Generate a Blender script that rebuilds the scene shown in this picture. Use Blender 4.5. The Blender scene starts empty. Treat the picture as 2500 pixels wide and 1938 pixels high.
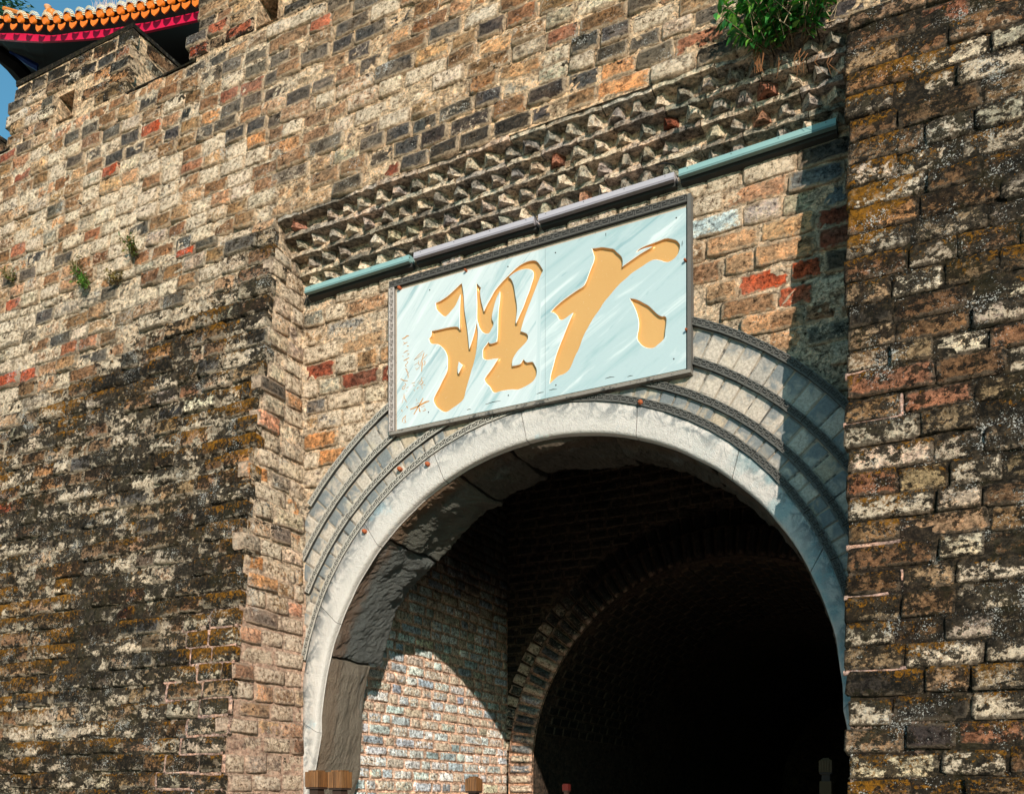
import bpy, bmesh, math, random
from mathutils import Vector, Matrix, noise as MN, geometry as MG

random.seed(11)
C = bpy.context.scene.collection
S = bpy.context.scene

# ------------------------------------------------------------------ camera
YAW = math.radians(27.1)
CAM = Vector((0.0, -6.5, 1.6))
FPX = 2372.0
cam_d = bpy.data.cameras.new('camera')
cam = bpy.data.objects.new('camera', cam_d)
C.objects.link(cam)
cam.location = CAM
cam.rotation_euler = (math.radians(90), 0, YAW)
cam_d.sensor_width = 36.0
cam_d.lens = FPX / 2500 * 36
cam_d.shift_y = 0.4
cam_d.clip_end = 2000
S.camera = cam

# ------------------------------------------------------------------ light
SUN_DIR = Vector((-0.80, 1.0, -0.461)).normalized()      # the way the light travels
w = bpy.data.worlds.new('World')
S.world = w
w.use_nodes = True
nt = w.node_tree
bg = nt.nodes['Background']
sky = nt.nodes.new('ShaderNodeTexSky')
sky.sky_type = 'NISHITA'
sky.sun_disc = False
sky.sun_elevation = math.asin(-SUN_DIR.z)
sky.sun_rotation = math.atan2(-SUN_DIR.x, -SUN_DIR.y)
sky.air_density = 1.0
sky.dust_density = 0.2
sky.ozone_density = 1.2
tint = nt.nodes.new('ShaderNodeMix')
tint.data_type = 'RGBA'
tint.blend_type = 'MULTIPLY'
tint.inputs[0].default_value = 1.0
nt.links.new(sky.outputs[0], tint.inputs[6])
tint.inputs[7].default_value = (0.60, 1.10, 1.08, 1)
nt.links.new(tint.outputs[2], bg.inputs[0])
bg.inputs[1].default_value = 0.13
sun_d = bpy.data.lights.new('sun', 'SUN')
sun_d.energy = 5.0
sun_d.angle = math.radians(0.5)
sun_d.color = (1.0, 0.89, 0.745)
sun = bpy.data.objects.new('sun', sun_d)
C.objects.link(sun)
sun.rotation_euler = SUN_DIR.to_track_quat('-Z', 'Y').to_euler()
S.view_settings.view_transform = 'Standard'
S.view_settings.look = 'None'
S.view_settings.exposure = 0.30
S.view_settings.gamma = 1.0
S.view_settings.use_curve_mapping = False

# ------------------------------------------------------------------ helpers
def W(u, v, y=0.0):
    """point of the upright plane Y = y that the photograph shows at pixel (u, v) of 2500 x 1938"""
    q = FPX*math.cos(YAW) + (u-1250)*math.sin(YAW)
    p = -FPX*math.sin(YAW) + (u-1250)*math.cos(YAW)
    d = y - CAM.y
    return Vector((CAM.x + p/q*d, y, CAM.z + (1969-v)/q*d))

def PX(p):
    d = p - CAM
    z = -math.sin(YAW)*d.x + math.cos(YAW)*d.y
    x = math.cos(YAW)*d.x + math.sin(YAW)*d.y
    z = max(z, 0.05)
    return 1250 + FPX*x/z, 1969 - FPX*d.z/z, z

def tag(o, label=None, cat=None, group=None, kind=None):
    if label: o['label'] = label
    if cat: o['category'] = cat
    if group: o['group'] = group
    if kind: o['kind'] = kind
    return o

def thing(name, label, cat, loc=(0, 0, 0), group=None):
    o = bpy.data.objects.new(name, None)
    o.empty_display_size = 0.2
    C.objects.link(o)
    o.location = loc
    return tag(o, label, cat, group)

def link(name, me, mat=None, parent=None, smooth=False):
    if mat is not None and len(me.materials) == 0:
        me.materials.append(mat)
    if smooth:
        for p in me.polygons: p.use_smooth = True
    o = bpy.data.objects.new(name, me)
    C.objects.link(o)
    if parent:
        o.parent = parent
        o.matrix_parent_inverse = Matrix.Translation(-parent.location)
    return o

def mesh(name, vs, fs, mat=None, parent=None, smooth=False):
    me = bpy.data.meshes.new(name)
    me.from_pydata([tuple(v) for v in vs], [], fs)
    me.update()
    return link(name, me, mat, parent, smooth)

class MB:
    def __init__(s): s.v = []; s.f = []
    def box(s, x0, x1, y0, y1, z0, z1, M=None, j=0.0):
        b = len(s.v)
        for x in (x0, x1):
            for y in (y0, y1):
                for z in (z0, z1):
                    p = Vector((x+random.uniform(-j, j), y+random.uniform(-j, j), z+random.uniform(-j, j)))
                    s.v.append(M @ p if M else p)
        for q in ((0,1,3,2), (4,6,7,5), (0,4,5,1), (2,3,7,6), (0,2,6,4), (1,5,7,3)):
            s.f.append(tuple(b+i for i in q))
        return s
    def quad(s, a, b, c, d):
        n = len(s.v); s.v += [Vector(a), Vector(b), Vector(c), Vector(d)]; s.f.append((n, n+1, n+2, n+3)); return s
    def tube(s, pts, r, n=6, taper=1.0):
        base = len(s.v); m = len(pts)
        for i, p in enumerate(pts):
            p = Vector(p)
            t = (Vector(pts[min(i+1, m-1)]) - Vector(pts[max(i-1, 0)])).normalized()
            a = t.orthogonal().normalized(); b = t.cross(a)
            rr = (r[i] if isinstance(r, (list, tuple)) else r*(1+(taper-1)*i/max(1, m-1)))
            for k in range(n):
                an = 2*math.pi*k/n
                s.v.append(p + a*math.cos(an)*rr + b*math.sin(an)*rr)
        for i in range(m-1):
            for k in range(n):
                s.f.append((base+i*n+k, base+i*n+(k+1) % n, base+(i+1)*n+(k+1) % n, base+(i+1)*n+k))
        s.f.append(tuple(base+k for k in range(n))[::-1]); s.f.append(tuple(base+(m-1)*n+k for k in range(n)))
        return s
    def build(s, name, mat, parent=None, smooth=False): return mesh(name, s.v, s.f, mat, parent, smooth)

# ------------------------------------------------------------------ node DSL
class NB:
    def __init__(s, name):
        s.m = bpy.data.materials.new(name); s.m.use_nodes = True
        s.t = s.m.node_tree; s.b = s.t.nodes['Principled BSDF']
        s.pos = s.t.nodes.new('ShaderNodeNewGeometry').outputs['Position']
    def set(s, inp, val):
        if isinstance(val, bpy.types.NodeSocket): s.t.links.new(val, inp)
        elif isinstance(val, (tuple, list)) and inp.type == 'RGBA' and len(val) == 3: inp.default_value = (*val, 1)
        else: inp.default_value = val
    def math(s, op, a, b=0.0, c=None, clamp=False):
        n = s.t.nodes.new('ShaderNodeMath'); n.operation = op; n.use_clamp = clamp
        s.set(n.inputs[0], a); s.set(n.inputs[1], b)
        if c is not None: s.set(n.inputs[2], c)
        return n.outputs[0]
    def add(s, a, b): return s.math('ADD', a, b)
    def sub(s, a, b): return s.math('SUBTRACT', a, b)
    def mul(s, a, b): return s.math('MULTIPLY', a, b)
    def step(s, x, a, b, lo=0.0, hi=1.0):
        n = s.t.nodes.new('ShaderNodeMapRange'); n.interpolation_type = 'SMOOTHSTEP'
        s.set(n.inputs[0], x); s.set(n.inputs[1], a); s.set(n.inputs[2], b)
        s.set(n.inputs[3], lo); s.set(n.inputs[4], hi)
        return n.outputs[0]
    def noise(s, scale, detail=5, rough=0.6, vec=None, dist=0.0, off=None, stretch=None):
        v = vec or s.pos
        if off or stretch:
            mp = s.t.nodes.new('ShaderNodeMapping')
            s.t.links.new(v, mp.inputs[0])
            if off: mp.inputs['Location'].default_value = off
            if stretch: mp.inputs['Scale'].default_value = stretch
            v = mp.outputs[0]
        n = s.t.nodes.new('ShaderNodeTexNoise'); s.t.links.new(v, n.inputs['Vector'])
        n.inputs['Scale'].default_value = scale; n.inputs['Detail'].default_value = detail
        n.inputs['Roughness'].default_value = rough; n.inputs['Distortion'].default_value = dist
        return n.outputs[0]
    def vor(s, scale, feature='DISTANCE_TO_EDGE', vec=None):
        n = s.t.nodes.new('ShaderNodeTexVoronoi'); n.feature = feature
        s.t.links.new(vec or s.pos, n.inputs['Vector']); n.inputs['Scale'].default_value = scale
        return n.outputs[0]
    def mix(s, f, a, b, mode='MIX'):
        n = s.t.nodes.new('ShaderNodeMix'); n.data_type = 'RGBA'; n.blend_type = mode
        s.set(n.inputs[0], f); s.set(n.inputs[6], a); s.set(n.inputs[7], b)
        return n.outputs[2]
    def gray(s, v):
        n = s.t.nodes.new('ShaderNodeCombineColor')
        for i in range(3): s.set(n.inputs[i], v)
        return n.outputs[0]
    def xyz(s):
        n = s.t.nodes.new('ShaderNodeSeparateXYZ'); s.t.links.new(s.pos, n.inputs[0]); return n.outputs
    def attr(s, name):
        n = s.t.nodes.new('ShaderNodeAttribute'); n.attribute_name = name; return n
    def bump(s, h, dist=0.01, strength=1.0, prev=None):
        n = s.t.nodes.new('ShaderNodeBump'); n.inputs['Distance'].default_value = dist
        n.inputs['Strength'].default_value = strength
        s.set(n.inputs['Height'], h)
        if prev is not None: s.t.links.new(prev, n.inputs['Normal'])
        return n.outputs[0]
    def out(s, col=None, rough=0.9, normal=None, metallic=0.0, spec=0.25):
        if col is not None: s.set(s.b.inputs['Base Color'], col)
        s.set(s.b.inputs['Roughness'], rough); s.set(s.b.inputs['Metallic'], metallic)
        s.b.inputs['Specular IOR Level'].default_value = spec
        if normal is not None: s.t.links.new(normal, s.b.inputs['Normal'])
        return s.m

GRIME = (0.011, 0.0095, 0.007)
def weathered(name, src='object', base=None, grime=None, lichen=0.0, specks=0.0, pink=None, lime=0.5, soot=0.0, sootz=None, rel=1.0, stain=1.0, smear=(.60, .44, .30)):
    """aged brick or mortar.  grime: None or (zline, slope, x0, softness, amount): grown dark below the line z = zline + slope*(x-x0)"""
    n = NB(name)
    x, y, z = n.xyz()
    brick = src != 'base'
    if src == 'object':
        oi = n.t.nodes.new('ShaderNodeObjectInfo'); bcol = oi.outputs['Color']; amt = oi.outputs['Alpha']
    elif src == 'attr':
        a = n.attr('bcol'); bcol = a.outputs['Color']; amt = a.outputs['Alpha']
    else:
        bcol = base; amt = lime
    bz = n.attr('bz').outputs['Fac'] if brick else 0.5
    n1 = n.noise(4.5, 7, 0.65, dist=0.8)
    n2 = n.noise(30, 9, 0.78)
    n3 = n.noise(150, 3, 0.7)
    n4 = n.noise(10, 10, 0.74, off=(5, 3, 9), dist=.25, stretch=(1, 1, 1.5))
    n5 = n.noise(34, 8, 0.74, off=(1, 7, 2))
    nb = n.noise(1.1, 5, 0.6, off=(4, 8, 1), dist=.5)
    v = n.add(n.mul(n.step(n2, .36, .64), .85), n.add(n.mul(n.step(n4, .36, .64), .75), n.mul(n3, .40)))
    col = n.mix(1.0, bcol, n.gray(n.math('POWER', n.add(v, 0.10), 1.35)), 'MULTIPLY')
    col = n.mix(n.step(n4, 0.47, 0.60, 0, 0.5*stain), col, n.mix(1.0, col, (1.28, 0.95, 0.68), 'MULTIPLY'))
    col = n.mix(n.step(n1, 0.5, 0.38, 0, 0.25), col, n.mix(1.0, col, (0.88, 0.88, 0.90), 'MULTIPLY'))
    # stains that run across brick and joint alike
    bl = n.step(n.add(n.mul(nb, .7), n.mul(n1, .3)), .44, .58)
    col = n.mix(n.mul(bl, .22*stain), col, n.mix(1.0, smear or (.5, .4, .3), n.gray(n.add(n.mul(v, .9), .1)), 'MULTIPLY'))
    col = n.mix(n.step(n.add(n.mul(n1, .6), n.mul(n5, .4)), 
                 .52, .58, 0, .62*stain), col, n.mix(1.0, col, (.34, .26, .20), 'MULTIPLY'))
    # lime and old plaster still clinging
    lm = n.add(n.mul(n4, 0.55), n.add(n.mul(n5, 0.5), n.mul(n.sub(amt, 0.5), 0.40)))
    lim = n.step(lm, 0.56, 0.60)
    limc = n.mix(n.step(n2, .38, .56), (0.34, 0.23, 0.14), (0.90, 0.72, 0.545))
    col = n.mix(n.mul(lim, 0.85), col, limc)
    pit = n.step(n.add(n2, n.mul(n3, 0.4)), 0.62, 0.56)
    pit = n.mul(pit, 0.92)
    col = n.mix(pit, col, n.mix(1.0, col, (0.13, 0.095, 0.075), 'MULTIPLY'))  # dirt in the pits, darkened further to stand for crevice shade
    # thin black fissures
    fis = n.step(n.math('ABSOLUTE', n.sub(n.noise(8, 5, .6, off=(6, 2, 2), dist=1.8, stretch=(.7, .7, 1.8)), .5)), .010, .0)
    col = n.mix(n.mul(fis, .8), col, n.mix(1.0, col, (0.12, 0.09, 0.07), 'MULTIPLY'))
    if brick and smear:
        bx = n.attr('bx').outputs['Fac']
        ex = n.mul(n.math('MINIMUM', bx, n.sub(1.0, bx)), 2.0)
        ez = n.math('MINIMUM', bz, n.sub(1.0, bz))
        e = n.math('MINIMUM', ex, ez)
        sm = n.step(n.add(e, n.add(n.mul(n.sub(n4, .5), .6), n.mul(n.sub(n2, .5), .6))), .15, .05)
        sc = n.mix(1.0, smear, n.gray(n.add(n.mul(v, .9), .15)), 'MULTIPLY')
        col = n.mix(n.mul(sm, .9), col, sc)
        # hairline shadow gap under the lower edge is real geometry; grime gathers on top edge
    if pink:
        x0, x1, z1 = pink
        pm = n.mul(n.step(z, z1+0.35, z1-0.35), n.mul(n.step(x, x0-0.25, x0+0.25), n.step(x, x1+0.3, x1)))
        pm = n.mul(pm, n.step(n4, 0.3, 0.6, 0.35, 1.0))
        col = n.mix(n.mul(pm, 0.24 if brick else 0.68), col, (0.62, 0.36, 0.28))
    if grime:
        zl, sl, x0, soft, am = grime
        line = n.add(n.mul(n.sub(x, x0), sl), zl)
        reg = n.step(n.sub(line, z), -soft, soft, -0.36, am)
        big = n.noise(1.2, 4, 0.6, off=(3, 3, 3), stretch=(1, 1, 1.9))
        g = n.add(reg, n.add(n.mul(n.sub(big, 0.5), 1.5), n.add(n.mul(n.sub(n4, 0.5), 3.0), n.mul(n.sub(n5, 0.5), 1.3))))
        if brick: g = n.add(g, n.mul(n.sub(bz, 0.55), 0.30))
        gm = n.step(g, 0.0, 0.17)
        gc = n.mix(n.step(n2, 0.48, 0.66), GRIME, (0.075, 0.050, 0.028))
        gc = n.mix(n.step(n1, 0.52, 0.60, 0, 0.6), gc, (0.026, 0.022, 0.008))
        col = n.mix(n.mul(gm, 0.96), col, gc)
        if lichen:
            lb = n.noise(1.7, 3, 0.5, off=(9, 1, 4))
            ln = n.add(n.mul(n.noise(40, 7, 0.75, off=(2, 2, 8), dist=.6), 0.60), n.mul(lb, 0.5))
            if brick: ln = n.add(ln, n.mul(n.sub(bz, 0.5), 0.12))
            lmask = n.mul(n.step(ln, 0.725-0.08*lichen, 0.765-0.08*lichen), n.step(n.sub(line, z), -0.3, 0.3))
            col = n.mix(n.mul(lmask, 0.8), col, n.mix(n.step(n5, .4, .6), (0.10, 0.048, 0.006), (0.42, 0.17, 0.012)))
    if specks:
        sp = n.step(n.add(n.mul(n.noise(105, 4, 0.7, off=(4, 4, 4)), 0.75), n.mul(n.noise(5, 4, 0.6, off=(8, 4, 1)), 0.6)), 0.825-0.035*specks, 0.85-0.035*specks)
        col = n.mix(n.mul(sp, 0.9), col, (0.66, 0.64, 0.60))
    if sootz is not None:  # passage shade painted into the colour, deepening with height
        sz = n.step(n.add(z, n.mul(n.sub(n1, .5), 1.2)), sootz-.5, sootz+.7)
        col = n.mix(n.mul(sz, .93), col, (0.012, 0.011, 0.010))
    if soot:  # even passage shade mixed into the colour
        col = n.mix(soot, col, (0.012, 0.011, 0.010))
    h = n.add(n.mul(n2, 1.0), n.add(n.mul(n4, 1.5), n.mul(n3, 0.22)))
    h = n.sub(h, n.add(n.mul(pit, 0.35), n.mul(fis, .4)))
    nor = n.bump(h, 0.034*rel, 1.0)
    return n.out(col, 0.95, nor, spec=0.12)

def plain(name, col, rough=0.8, ns=40, nv=0.4, bd=0.002, metallic=0.0, spec=0.3, dark=None):
    n = NB(name)
    a = n.noise(ns, 6, 0.65); b = n.noise(ns*0.18, 5, 0.6, off=(3, 1, 2))
    c = n.mix(1.0, col, n.gray(n.add(n.mul(n.add(a, b), nv), 1.0-nv)), 'MULTIPLY')
    if dark: c = n.mix(n.step(n.add(n.mul(b, 0.6), n.mul(a, 0.4)), dark[1], dark[1]+0.09), c, dark[0])
    return n.out(c, rough, n.bump(a, bd), metallic, spec)

# ------------------------------------------------------------------ brick shapes (shared meshes, about 50 triangles)
BL, BH, BD = 0.26, 0.128, 0.10
def brick_mesh(name, seed, rough=1.0, deep=False):
    r = random.Random(seed)
    nx, nz = 5, 4
    vs, fs = [], []
    xs = [-BL/2 + BL*i/(nx-1) for i in range(nx)]; zs = [-BH/2 + BH*k/(nz-1) for k in range(nz)]
    xs[1] = -BL/2+0.014; xs[3] = BL/2-0.014; zs[1] = -BH/2+0.013; zs[2] = BH/2-0.013
    xs[2] = r.uniform(-.03, .03)
    cc = [(r.choice((0, .004, .018)), r.choice((0, .004, .014))) for _ in range(4)]
    for k in range(nz):
        for i in range(nx):
            x, z = xs[i], zs[k]
            edge = (i in (0, nx-1)) + (k in (0, nz-1))
            y = 0.0
            if edge:
                y = 0.004 + r.uniform(0, 0.008)*rough
                x += r.uniform(-.006, .006)*rough; z += r.uniform(-.006, .006)*rough
                if edge == 2:
                    y += 0.004
                    cx, cz = cc[(i > 0)*2+(k > 0)]
                    x += cx if i == 0 else -cx; z += cz*.6 if k == 0 else -cz*.6
            else:
                y = r.uniform(-.005, .006)*rough
                x += r.uniform(-.005, .005); z += r.uniform(-.004, .004)
            vs.append((x, y, z))
    for k in range(nz-1):
        for i in range(nx-1):
            a = k*nx+i
            fs.append((a, a+1, a+nx+1, a+nx))
    per = [(i, 0) for i in range(nx)] + [(nx-1, k) for k in range(1, nz)] + [(i, nz-1) for i in range(nx-2, -1, -1)] + [(0, k) for k in range(nz-2, 0, -1)]
    idx = [k*nx+i for i, k in per]
    b = len(vs)
    for q in idx:
        p = vs[q]; vs.append((max(-BL/2, min(BL/2, p[0]*1.02)), BD, max(-BH/2, min(BH/2, p[2]*1.02))))
    m = len(idx)
    for j in range(m):
        fs.append((idx[j], b+j, b+(j+1) % m, idx[(j+1) % m]))
    me = bpy.data.meshes.new(name)
    me.from_pydata(vs, [], fs); me.update()
    at = me.attributes.new('bz', 'FLOAT', 'POINT')
    for q, p in enumerate(vs): at.data[q].value = min(1, max(0, p[2]/BH+0.5))
    at = me.attributes.new('bx', 'FLOAT', 'POINT')
    for q, p in enumerate(vs): at.data[q].value = min(1, max(0, p[0]/BL+0.5))
    for p in me.polygons: p.use_smooth = True
    return me, vs, fs
ROUGH = [brick_mesh('brick', 100+i, 1.0) for i in range(20)]
NEAT = [brick_mesh('brick', 200+i, 0.45) for i in range(12)]
_mats = {}
def with_mat(var, mat):
    k = (var[0].name, mat.name)
    if k not in _mats:
        me = var[0].copy(); me.materials.append(mat); _mats[k] = me
    return _mats[k]

def frame_mat(o, ux, uz, n_in):
    M = Matrix((ux, n_in, uz)).transposed().to_4x4(); M.translation = o
    return M

def lay(parent, bricks, mo, ma, variants, piece='brick', limit=300):
    """bricks: (matrix, length, height, depth, colour, lime).  The largest in view become parts, the rest one part."""
    sc = []
    for b in bricks:
        u, v, z = PX(b[0].translation)
        vis = -60 < u < 2560 and -60 < v < 1998 and z > 0.1
        sc.append(((b[1]*b[2]/z**2) if vis else -1, b))
    sc.sort(key=lambda t: -t[0])
    rest = []
    for i, (s_, b) in enumerate(sc):
        M, L, H, D, col, lime = b
        var = random.choice(variants)
        fl = random.choice((1, -1))
        T = M @ Matrix.Diagonal((L/BL, D/BD, H/BH, 1))
        if i < limit and s_ > 0:
            o = bpy.data.objects.new(piece, with_mat(var, mo))
            C.objects.link(o)
            o.parent = parent; o.matrix_parent_inverse = Matrix.Translation(-parent.location)
            o.matrix_basis = T
            o.color = (*col, lime)
        else: rest.append((T, var, col, lime))
    if rest:
        vs, fs, cs, bz, bx = [], [], [], [], []
        for T, var, col, lime in rest:
            b = len(vs)
            for p in var[1]:
                vs.append(T @ Vector(p)); bz.append(min(1, max(0, p[2]/BH+.5))); bx.append(min(1, max(0, p[0]/BL+.5))); cs.append((*col, lime))
            for f in var[2]: fs.append(tuple(b+q for q in f))
        me = bpy.data.meshes.new(piece)
        me.from_pydata([tuple(v) for v in vs], [], fs); me.update()
        a = me.attributes.new('bcol', 'FLOAT_COLOR', 'POINT'); a.data.foreach_set('color', [q for c in cs for q in c])
        a = me.attributes.new('bz', 'FLOAT', 'POINT'); a.data.foreach_set('value', bz)
        a = me.attributes.new('bx', 'FLOAT', 'POINT'); a.data.foreach_set('value', bx)
        me.materials.append(ma)
        for p in me.polygons: p.use_smooth = True
        o = link(piece, me, None, parent); o['kind'] = 'stuff'
    return

def pick(pal):
    t = random.uniform(0, sum(p[0] for p in pal)); 
    for p in pal:
        t -= p[0]
        if t <= 0: break
    j = random.uniform(0.78, 1.22)
    return tuple(min(.9, c*j*random.uniform(.94, 1.06)) for c in p[1]), min(1, max(0, p[2]+random.uniform(-.25, .25)))

TAN = (.48, .28, .155); BROWN = (.23, .120, .060); SLATE = (.074, .068, .064); CREAM = (.82, .63, .455); GREY = (.45, .365, .28)
RED = (.40, .075, .030); ORANGE = (.52, .25, .11); BLUE = (.17, .19, .20); DARK = (.05, .042, .035); WHITE = (.84, .79, .70)
PINK = (.56, .33, .25); WINE = (.21, .06, .035); BLUEWHITE = (.50, .62, .66); RUST = (.34, .15, .08); UMBER = (.26, .145, .072)
P_UP = [(24, TAN, .45), (14, BROWN, .3), (9, SLATE, .25), (28, CREAM, .9), (15, GREY, .7), (1, RED, .1), (6, RUST, .35), (10, UMBER, .35), (5, (.11, .095, .08), .4)]
P_TOP = [(15, TAN, .35), (24, BROWN, .35), (24, SLATE, .3), (9, CREAM, .8), (9, GREY, .6), (2, RED, .1), (6, RUST, .3), (14, UMBER, .3), (12, (.06, .05, .045), .35)]
P_MID = [(24, TAN, .45), (20, BROWN, .35), (12, SLATE, .3), (14, CREAM, .85), (12, GREY, .6), (8, RUST, .3), (14, UMBER, .35), (4, ORANGE, .4), (6, DARK, .3)]
P_FL = [(22, BROWN, .4), (18, TAN, .55), (10, SLATE, .35), (20, CREAM, .9), (22, GREY, .8), (2, RUST, .3), (.6, RED, .1), (8, (.15, .11, .075), .4)]
P_RC = [(26, (.50, .43, .36), .75), (18, (.48, .38, .285), .65), (18, CREAM, .9), (12, TAN, .5), (2, ORANGE, .3), (8, (.22, .20, .17), .55), (5, (.30, .29, .27), .6), (6, BROWN, .4)]
P_RP = [(24, BROWN, .4), (26, (.40, .26, .15), .5), (14, UMBER, .4), (9, CREAM, .65), (14, GREY, .75), (4, RUST, .3), (6, DARK, .3), (6, CREAM, .9)]
P_RV = [(7, (.56, .30, .19), .4), (10, WHITE, .9), (22, (.52, .41, .30), .65), (18, TAN, .55), (18, CREAM, .8), (18, GREY, .7), (3, ORANGE, .35), (10, (.16, .13, .105), .4), (10, BROWN, .4)]
P_CH = [(30, (.66, .72, .74), .5), (24, (.76, .80, .82), .6), (8, (.42, .49, .56), .3), (6, (.60, .55, .45), .4), (26, (.88, .90, .90), .7)]
def pal_up(s, h):
    t = h + random.uniform(-.25, .25) + .12*(s+5)
    return P_TOP if t > 7.25 else (P_MID if s > -3.4 else P_UP)
def OV(lst): return [(u*1.1447, v*1.1447, c, l) for u, v, c, l in lst]
OVER = OV([(490, 75, RED, 0), (443, 102, RED, .1), (683, 135, WINE, .2), (250, 357, RED, 0), (535, 195, WINE, .1), (497, 215, WINE, 0),
 (438, 243, ORANGE, .1), (20, 335, WINE, 0), (57, 380, WINE, 0), (627, 305, ORANGE, .1), (60, 795, RED, 0), (345, 285, RED, .2), (565, 305, ORANGE, .2),
 (845, 375, WINE, .1), (42, 810, RED, .05), (30, 655, RED, .2), (1050, 15, WHITE, 1), (10, 690, WHITE, 1), (235, 1115, BLUEWHITE, .9), (918, 75, SLATE, .2),
 (765, 70, SLATE, .1), (600, 160, SLATE, .1), (235, 330, SLATE, 0), (275, 315, SLATE, 0), (655, 110, SLATE, .1), (590, 35, SLATE, .2), (620, 95, BROWN, 0), (810, 240, GREY, .8),
 (525, 990, ORANGE, .1), (1990, 285, BLUEWHITE, 1), (1865, 410, WHITE, 1), (1865, 462, ORANGE, .4), (1885, 180, ORANGE, .2), (1998, 800, GREY, .3), (1940, 350, CREAM, .9),
 (1760, 445, WINE, .1), (1735, 508, WINE, .1), (1785, 495, WINE, 0), (1745, 565, RED, .05), (1700, 572, RED, .1), (1575, 598, ORANGE, .05), (1620, 592, RED, .1), (1670, 612, RED, .05), (1725, 600, WINE, 0),
 (1800, 560, DARK, .1), (1590, 495, BLUEWHITE, .5), (1560, 505, BLUEWHITE, .5), (1730, 380, BLUE, .1), (1735, 345, SLATE, .1), (1790, 390, BLUE, .1), (1640, 540, TAN, .3), (1515, 540, TAN, .2), (1590, 550, TAN, .2),
 (815, 800, WINE, .2), (680, 780, WINE, .4), (720, 955, ORANGE, .2), (770, 945, ORANGE, .3), (640, 130, BROWN, 0), (1300, 165, ORANGE, .2), (1750, 110, WINE, .2), (1500, 60, (.3,.09,.04), .1),
 (100, 1500, DARK, 0), (150, 1500, DARK, 0), (110, 1020, ORANGE, .1), (330, 760, ORANGE, .1), (60, 110, BROWN, 0), (220, 150, RED, .15), (240, 160, ORANGE, .1), (130, 1225, ORANGE, .2), (860, 330, SLATE, .1), (920, 320, DARK, .1), (990, 300, DARK, .1), (1060, 270, DARK, .2),
 (290, 810, DARK, 0), (370, 780, DARK, .1), (1985, 1145, RED, .2)])

def courses(parent, frame, s0, s1, h0, h1, pitch, lens, pal, mo, ma, variants, skip=None, gap=0.014, dep=0.10, endcap=None, over=True, limit=300, wav=0.012, prot=0.012, piece='brick', marg=(800, 500), defer=False):
    """frame(s,h) -> (point, ux, uz, inward normal)"""
    out = []
    h = h0; k = 0
    while h < h1 - 0.03:
        ph = min(pitch*random.uniform(.93, 1.07), h1-h)
        if h1-(h+ph) < 0.05: ph = h1-h
        a, b = s0(h+ph/2), s1(h+ph/2)
        s = a - (random.uniform(0, .15) if endcap != 'left' else 0)
        end = b
        row = []
        while s < end - 0.04:
            L = random.choice(lens)*random.uniform(.9, 1.1)
            if end-(s+L) < 0.09: L = end-s
            row.append((s, L)); s += L
        for q, (s, L) in enumerate(row):
            c = s+L/2
            if skip and skip(c, h+ph/2, L, ph): continue
            pt, ux, uz, ni = frame(c, h+ph/2 + wav*math.sin(c*1.7+k*.13) + wav*.6*math.sin(c*4.1+k))
            u, v, z = PX(pt)
            if not (-marg[0] < u < 2500+marg[0] and -marg[1] < v < 1938+marg[1]): continue
            col, lime = pick(pal(c, h))
            if over:
                hw, hh = FPX*L/z*.45, FPX*ph/z*.5
                for (ou, ov, oc, ol) in OVER:
                    if abs(ou-u) < hw and abs(ov-v) < hh:
                        j = random.uniform(.9, 1.1); col, lime = tuple(x*j for x in oc), ol
            last = (endcap == 'right' and q == len(row)-1) or (endcap == 'left' and q == 0)
            pr = random.uniform(-prot*.5, prot)
            R = Matrix.Rotation(random.uniform(-.014, .014), 4, 'Y') @ Matrix.Rotation(random.uniform(-.045, .045), 4, 'Z') @ Matrix.Rotation(random.uniform(-.06, .06), 4, 'X')
            if last: R = Matrix.Identity(4); pr = prot*random.uniform(.1, .6); e_ = random.uniform(-.004, .034)*(1 if endcap == 'right' else -1); pt = pt + ux*e_*.5; L += abs(e_)
            M = frame_mat(pt - ni*(0.010+pr), ux, uz, ni) @ R
            g = gap*random.uniform(.6, 1.5)
            dd = dep
            if last: dd = random.choice((.07, .12))
            out.append((M, L-g, ph-g*random.uniform(.8, 1.2), dd, col, lime))
        h += ph; k += 1
    if not defer: lay(parent, out, mo, ma, variants, piece, limit)
    return out

def sheet(name, parent, fn, s0, s1, h0, h1, step, mat, keep=None, amp=0.014, kind=None):
    """mortar bed: a bumpy grid"""
    ns = max(1, int(round((s1-s0)/step))); nh = max(1, int(round((h1-h0)/step)))
    vs, fs = [], []
    for j in range(nh+1):
        for i in range(ns+1):
            s_, h_ = s0+(s1-s0)*i/ns, h0+(h1-h0)*j/nh
            p, ni = fn(s_, h_)
            d = 0
            if 0 < i < ns and 0 < j < nh and amp:
                d = MN.noise(p*7)*amp*1.2 + MN.noise(p*29)*amp*1.1 - .002
            vs.append(p - ni*d)
    for j in range(nh):
        for i in range(ns):
            if keep and not keep(s0+(s1-s0)*(i+.5)/ns, h0+(h1-h0)*(j+.5)/nh): continue
            a = j*(ns+1)+i
            fs.append((a, a+1, a+ns+2, a+ns+1))
    o = mesh(name, vs, fs, mat, parent, True)
    if kind: o['kind'] = kind
    return o

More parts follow.
